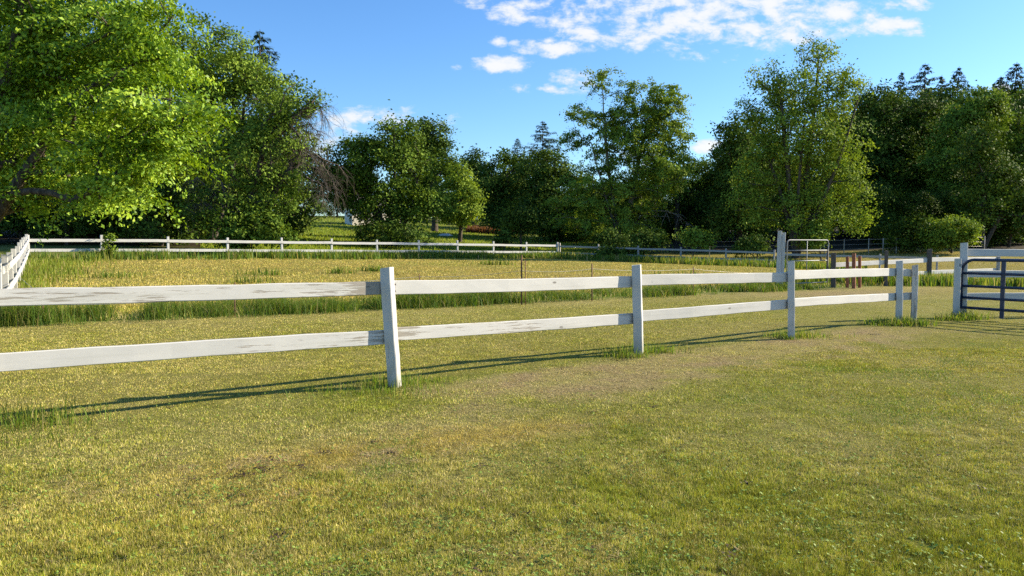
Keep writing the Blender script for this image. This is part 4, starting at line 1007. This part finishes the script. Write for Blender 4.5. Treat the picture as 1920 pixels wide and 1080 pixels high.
me = bpy.data.meshes.new('roof'); me.from_pydata(V, [], [(0, 1, 5, 4), (2, 3, 4, 5), (0, 4, 3), (1, 2, 5), (3, 2, 1, 0)]); me.update(); me.materials.append(M_ROOF); link('roof', me, hs)
for x0 in (-1.0, 1.0, 2.9):
    w_ = box('window', x0, x0 + .9, -.03, -.003, 1.0, 2.0, M_DARK, hs); box('window_sill', x0 - .06, x0 + .96, -.09, -.033, .90, .98, M_PALE, w_)
# a pale tarp heap and a rusty weed strip in the far field
tq = P(834, 438, 80); tz = gz(tq.x, tq.y); rngt = np.random.default_rng(4)
u_ = np.linspace(-1, 1, 15); UX, UY = np.meshgrid(u_, u_); rr_ = np.sqrt(UX ** 2 + UY ** 2)
hz_ = .42 * np.clip(1 - rr_ ** 2, -.05, 1) * (.6 + .8 * fbm(UX.ravel() * 2 + 5, UY.ravel() * 2, 3).reshape(UX.shape))
ii = (np.arange(14)[:, None] * 15 + np.arange(14)[None]).ravel()
hm_ = mk_mesh('tarp_heap', np.c_[(UX * .9).ravel(), (UY * .7).ravel(), hz_.ravel() * .7], np.c_[ii, ii + 1, ii + 16, ii + 15], M_PALE); smooth(hm_)
tag(link('tarp_heap', hm_, None, (tq.x, tq.y, tz)), 'small pale heap lying in the green field behind the fence', 'heap')
n = 3500; x = RNG.uniform(P(875, 430, 92).x, P(965, 430, 92).x, n); y = RNG.uniform(90, 94, n)
c = np.array([.16, .075, .04])[None] * RNG.uniform(.7, 1.4, n)[:, None]
rv = blades('r', x, y, RNG.uniform(.4, 1.0, n), np.full(n, .1), c, lean=.35, segs=2)
tag(link('weeds', mk_mesh('weeds', *rv[:2], M_TALL, face_col=rv[2])), 'strip of tall reddish brown weeds across the far field', 'weeds', kind='stuff')

# ------------------------------------------------------------------ sky, sun, camera
wd = bpy.data.worlds.new('World'); sc.world = wd; wd.use_nodes = True
t = NT(wd.node_tree)
elev = math.asin(SUN.z); az = math.atan2(SUN.x, SUN.y)
sky = t.n('ShaderNodeTexSky', sky_type='NISHITA', sun_disc=False, sun_elevation=elev, sun_rotation=az, altitude=0.0, air_density=1.0, dust_density=0.4, ozone_density=2.5).outputs[0]
gen = t.n('ShaderNodeTexCoord').outputs['Generated']
sx = t.n('ShaderNodeSeparateXYZ', {0: gen}); X, Y, Zc = sx.outputs
Yc = t.m('MAXIMUM', Y, 0.05)
u = t.m('DIVIDE', X, Yc); v = t.m('DIVIDE', Zc, Yc)
def uv(px, py):
    d = ray(px, py); return d[0] / d[1], d[2] / d[1]
comb = lambda a, b: t.n('ShaderNodeCombineXYZ', {'X': a, 'Y': b}).outputs[0]
vec = comb(u, v)
n_big = t.n('ShaderNodeTexNoise', {'Vector': t.n('ShaderNodeMapping', {'Vector': vec, 'Scale': (21, 42, 1), 'Rotation': (0, 0, .12)}).outputs[0], 'Scale': 1.0, 'Detail': 7, 'Roughness': .62, 'Distortion': .35}).outputs['Fac']
n_fin = t.n('ShaderNodeTexNoise', {'Vector': t.n('ShaderNodeMapping', {'Vector': vec, 'Scale': (45, 80, 1)}).outputs[0], 'Scale': 1.0, 'Detail': 6, 'Roughness': .65}).outputs['Fac']
CL = [(1330, 15, 330, 84, .66), (1250, -60, 420, 60, .8), (1190, 70, 90, 30, .5), (1420, 70, 130, 30, .5), (938, 119, 62, 19, .85), (1040, 89, 80, 20, .85), (1085, 55, 55, 34, .7), (965, 22, 70, 24, .6), (1035, 40, 40, 20, .4), (895, 6, 40, 14, .7),
      (933, 79, 22, 12, .7), (965, 82, 14, 9, .6), (1030, 166, 90, 11, .55), (1080, 152, 50, 24, .5), (1580, 24, 75, 24, .8), (1665, 50, 95, 20, .8), (1700, 8, 60, 14, .6), (1325, 273, 40, 16, .9), (690, 222, 140, 24, .42), (600, 255, 90, 40, .45), (1212, 290, 50, 20, .6), (860, 128, 14, 6, .3), (1875, 165, 30, 10, .5)]
g = None
for px, py, rx, ry, a in CL:
    u0, v0 = uv(px, py)
    du = t.m('MULTIPLY', t.m('SUBTRACT', u, u0), F / rx); dv = t.m('MULTIPLY', t.m('SUBTRACT', v, v0), F / ry)
    e = t.m('MULTIPLY', t.m('SUBTRACT', 1.0, t.m('ADD', t.m('MULTIPLY', du, du), t.m('MULTIPLY', dv, dv))), a)
    g = e if g is None else t.m('MAXIMUM', g, e)
g = t.m('MAXIMUM', g, -1.5)
dens = t.m('ADD', g, t.m('ADD', t.m('MULTIPLY', t.m('SUBTRACT', n_big, .5), 2.6), t.m('MULTIPLY', t.m('SUBTRACT', n_fin, .5), 1.7)))
cov = t.m('MULTIPLY', t.step(dens, 0.0, 0.85), t.step(Y, .02, .1))
body = t.step(dens, .3, 1.2)
hs_ = t.n('ShaderNodeHueSaturation', {'Hue': .5, 'Saturation': 1.15, 'Value': 1.0, 'Color': sky}).outputs[0]
ccol = t.mixc(body, (6.2, 6.7, 7.3), (7.4, 7.4, 7.4))
grade = t.mixc(1.0, hs_, (1.16, 1.43, 1.72), 'MULTIPLY')
fin = t.mixc(t.m('MULTIPLY', cov, .94), grade, ccol)
SKY_STRENGTH = 0.058
bg_ = t.n('ShaderNodeBackground', {'Color': fin, 'Strength': SKY_STRENGTH})
t.nt.links.new(bg_.outputs[0], t.n('ShaderNodeOutputWorld').inputs[0])

sl = bpy.data.lights.new('sun', 'SUN'); sl.energy = 5.0; sl.angle = math.radians(.53); sl.color = (1.0, .87, .66)
so = bpy.data.objects.new('sun', sl); COL.objects.link(so); so.rotation_euler = SUN.to_track_quat('Z', 'Y').to_euler(); so.location = (30, 10, 40)
cam = bpy.data.cameras.new('camera'); cam.sensor_width = 36; cam.lens = F / 1920 * 36; cam.clip_end = 3000; cam.clip_start = .05
co = bpy.data.objects.new('camera', cam); COL.objects.link(co); co.location = (0, 0, CH); co.rotation_euler = (math.pi / 2 - PITCH, 0, 0)
sc.camera = co
sc.view_settings.view_transform = 'Standard'; sc.view_settings.look = 'None'; sc.view_settings.exposure = 1.22; sc.view_settings.gamma = 1
sc.render.engine = 'CYCLES'; sc.cycles.max_bounces = 6; sc.cycles.diffuse_bounces = 3; sc.cycles.transmission_bounces = 4; sc.cycles.use_denoising = False
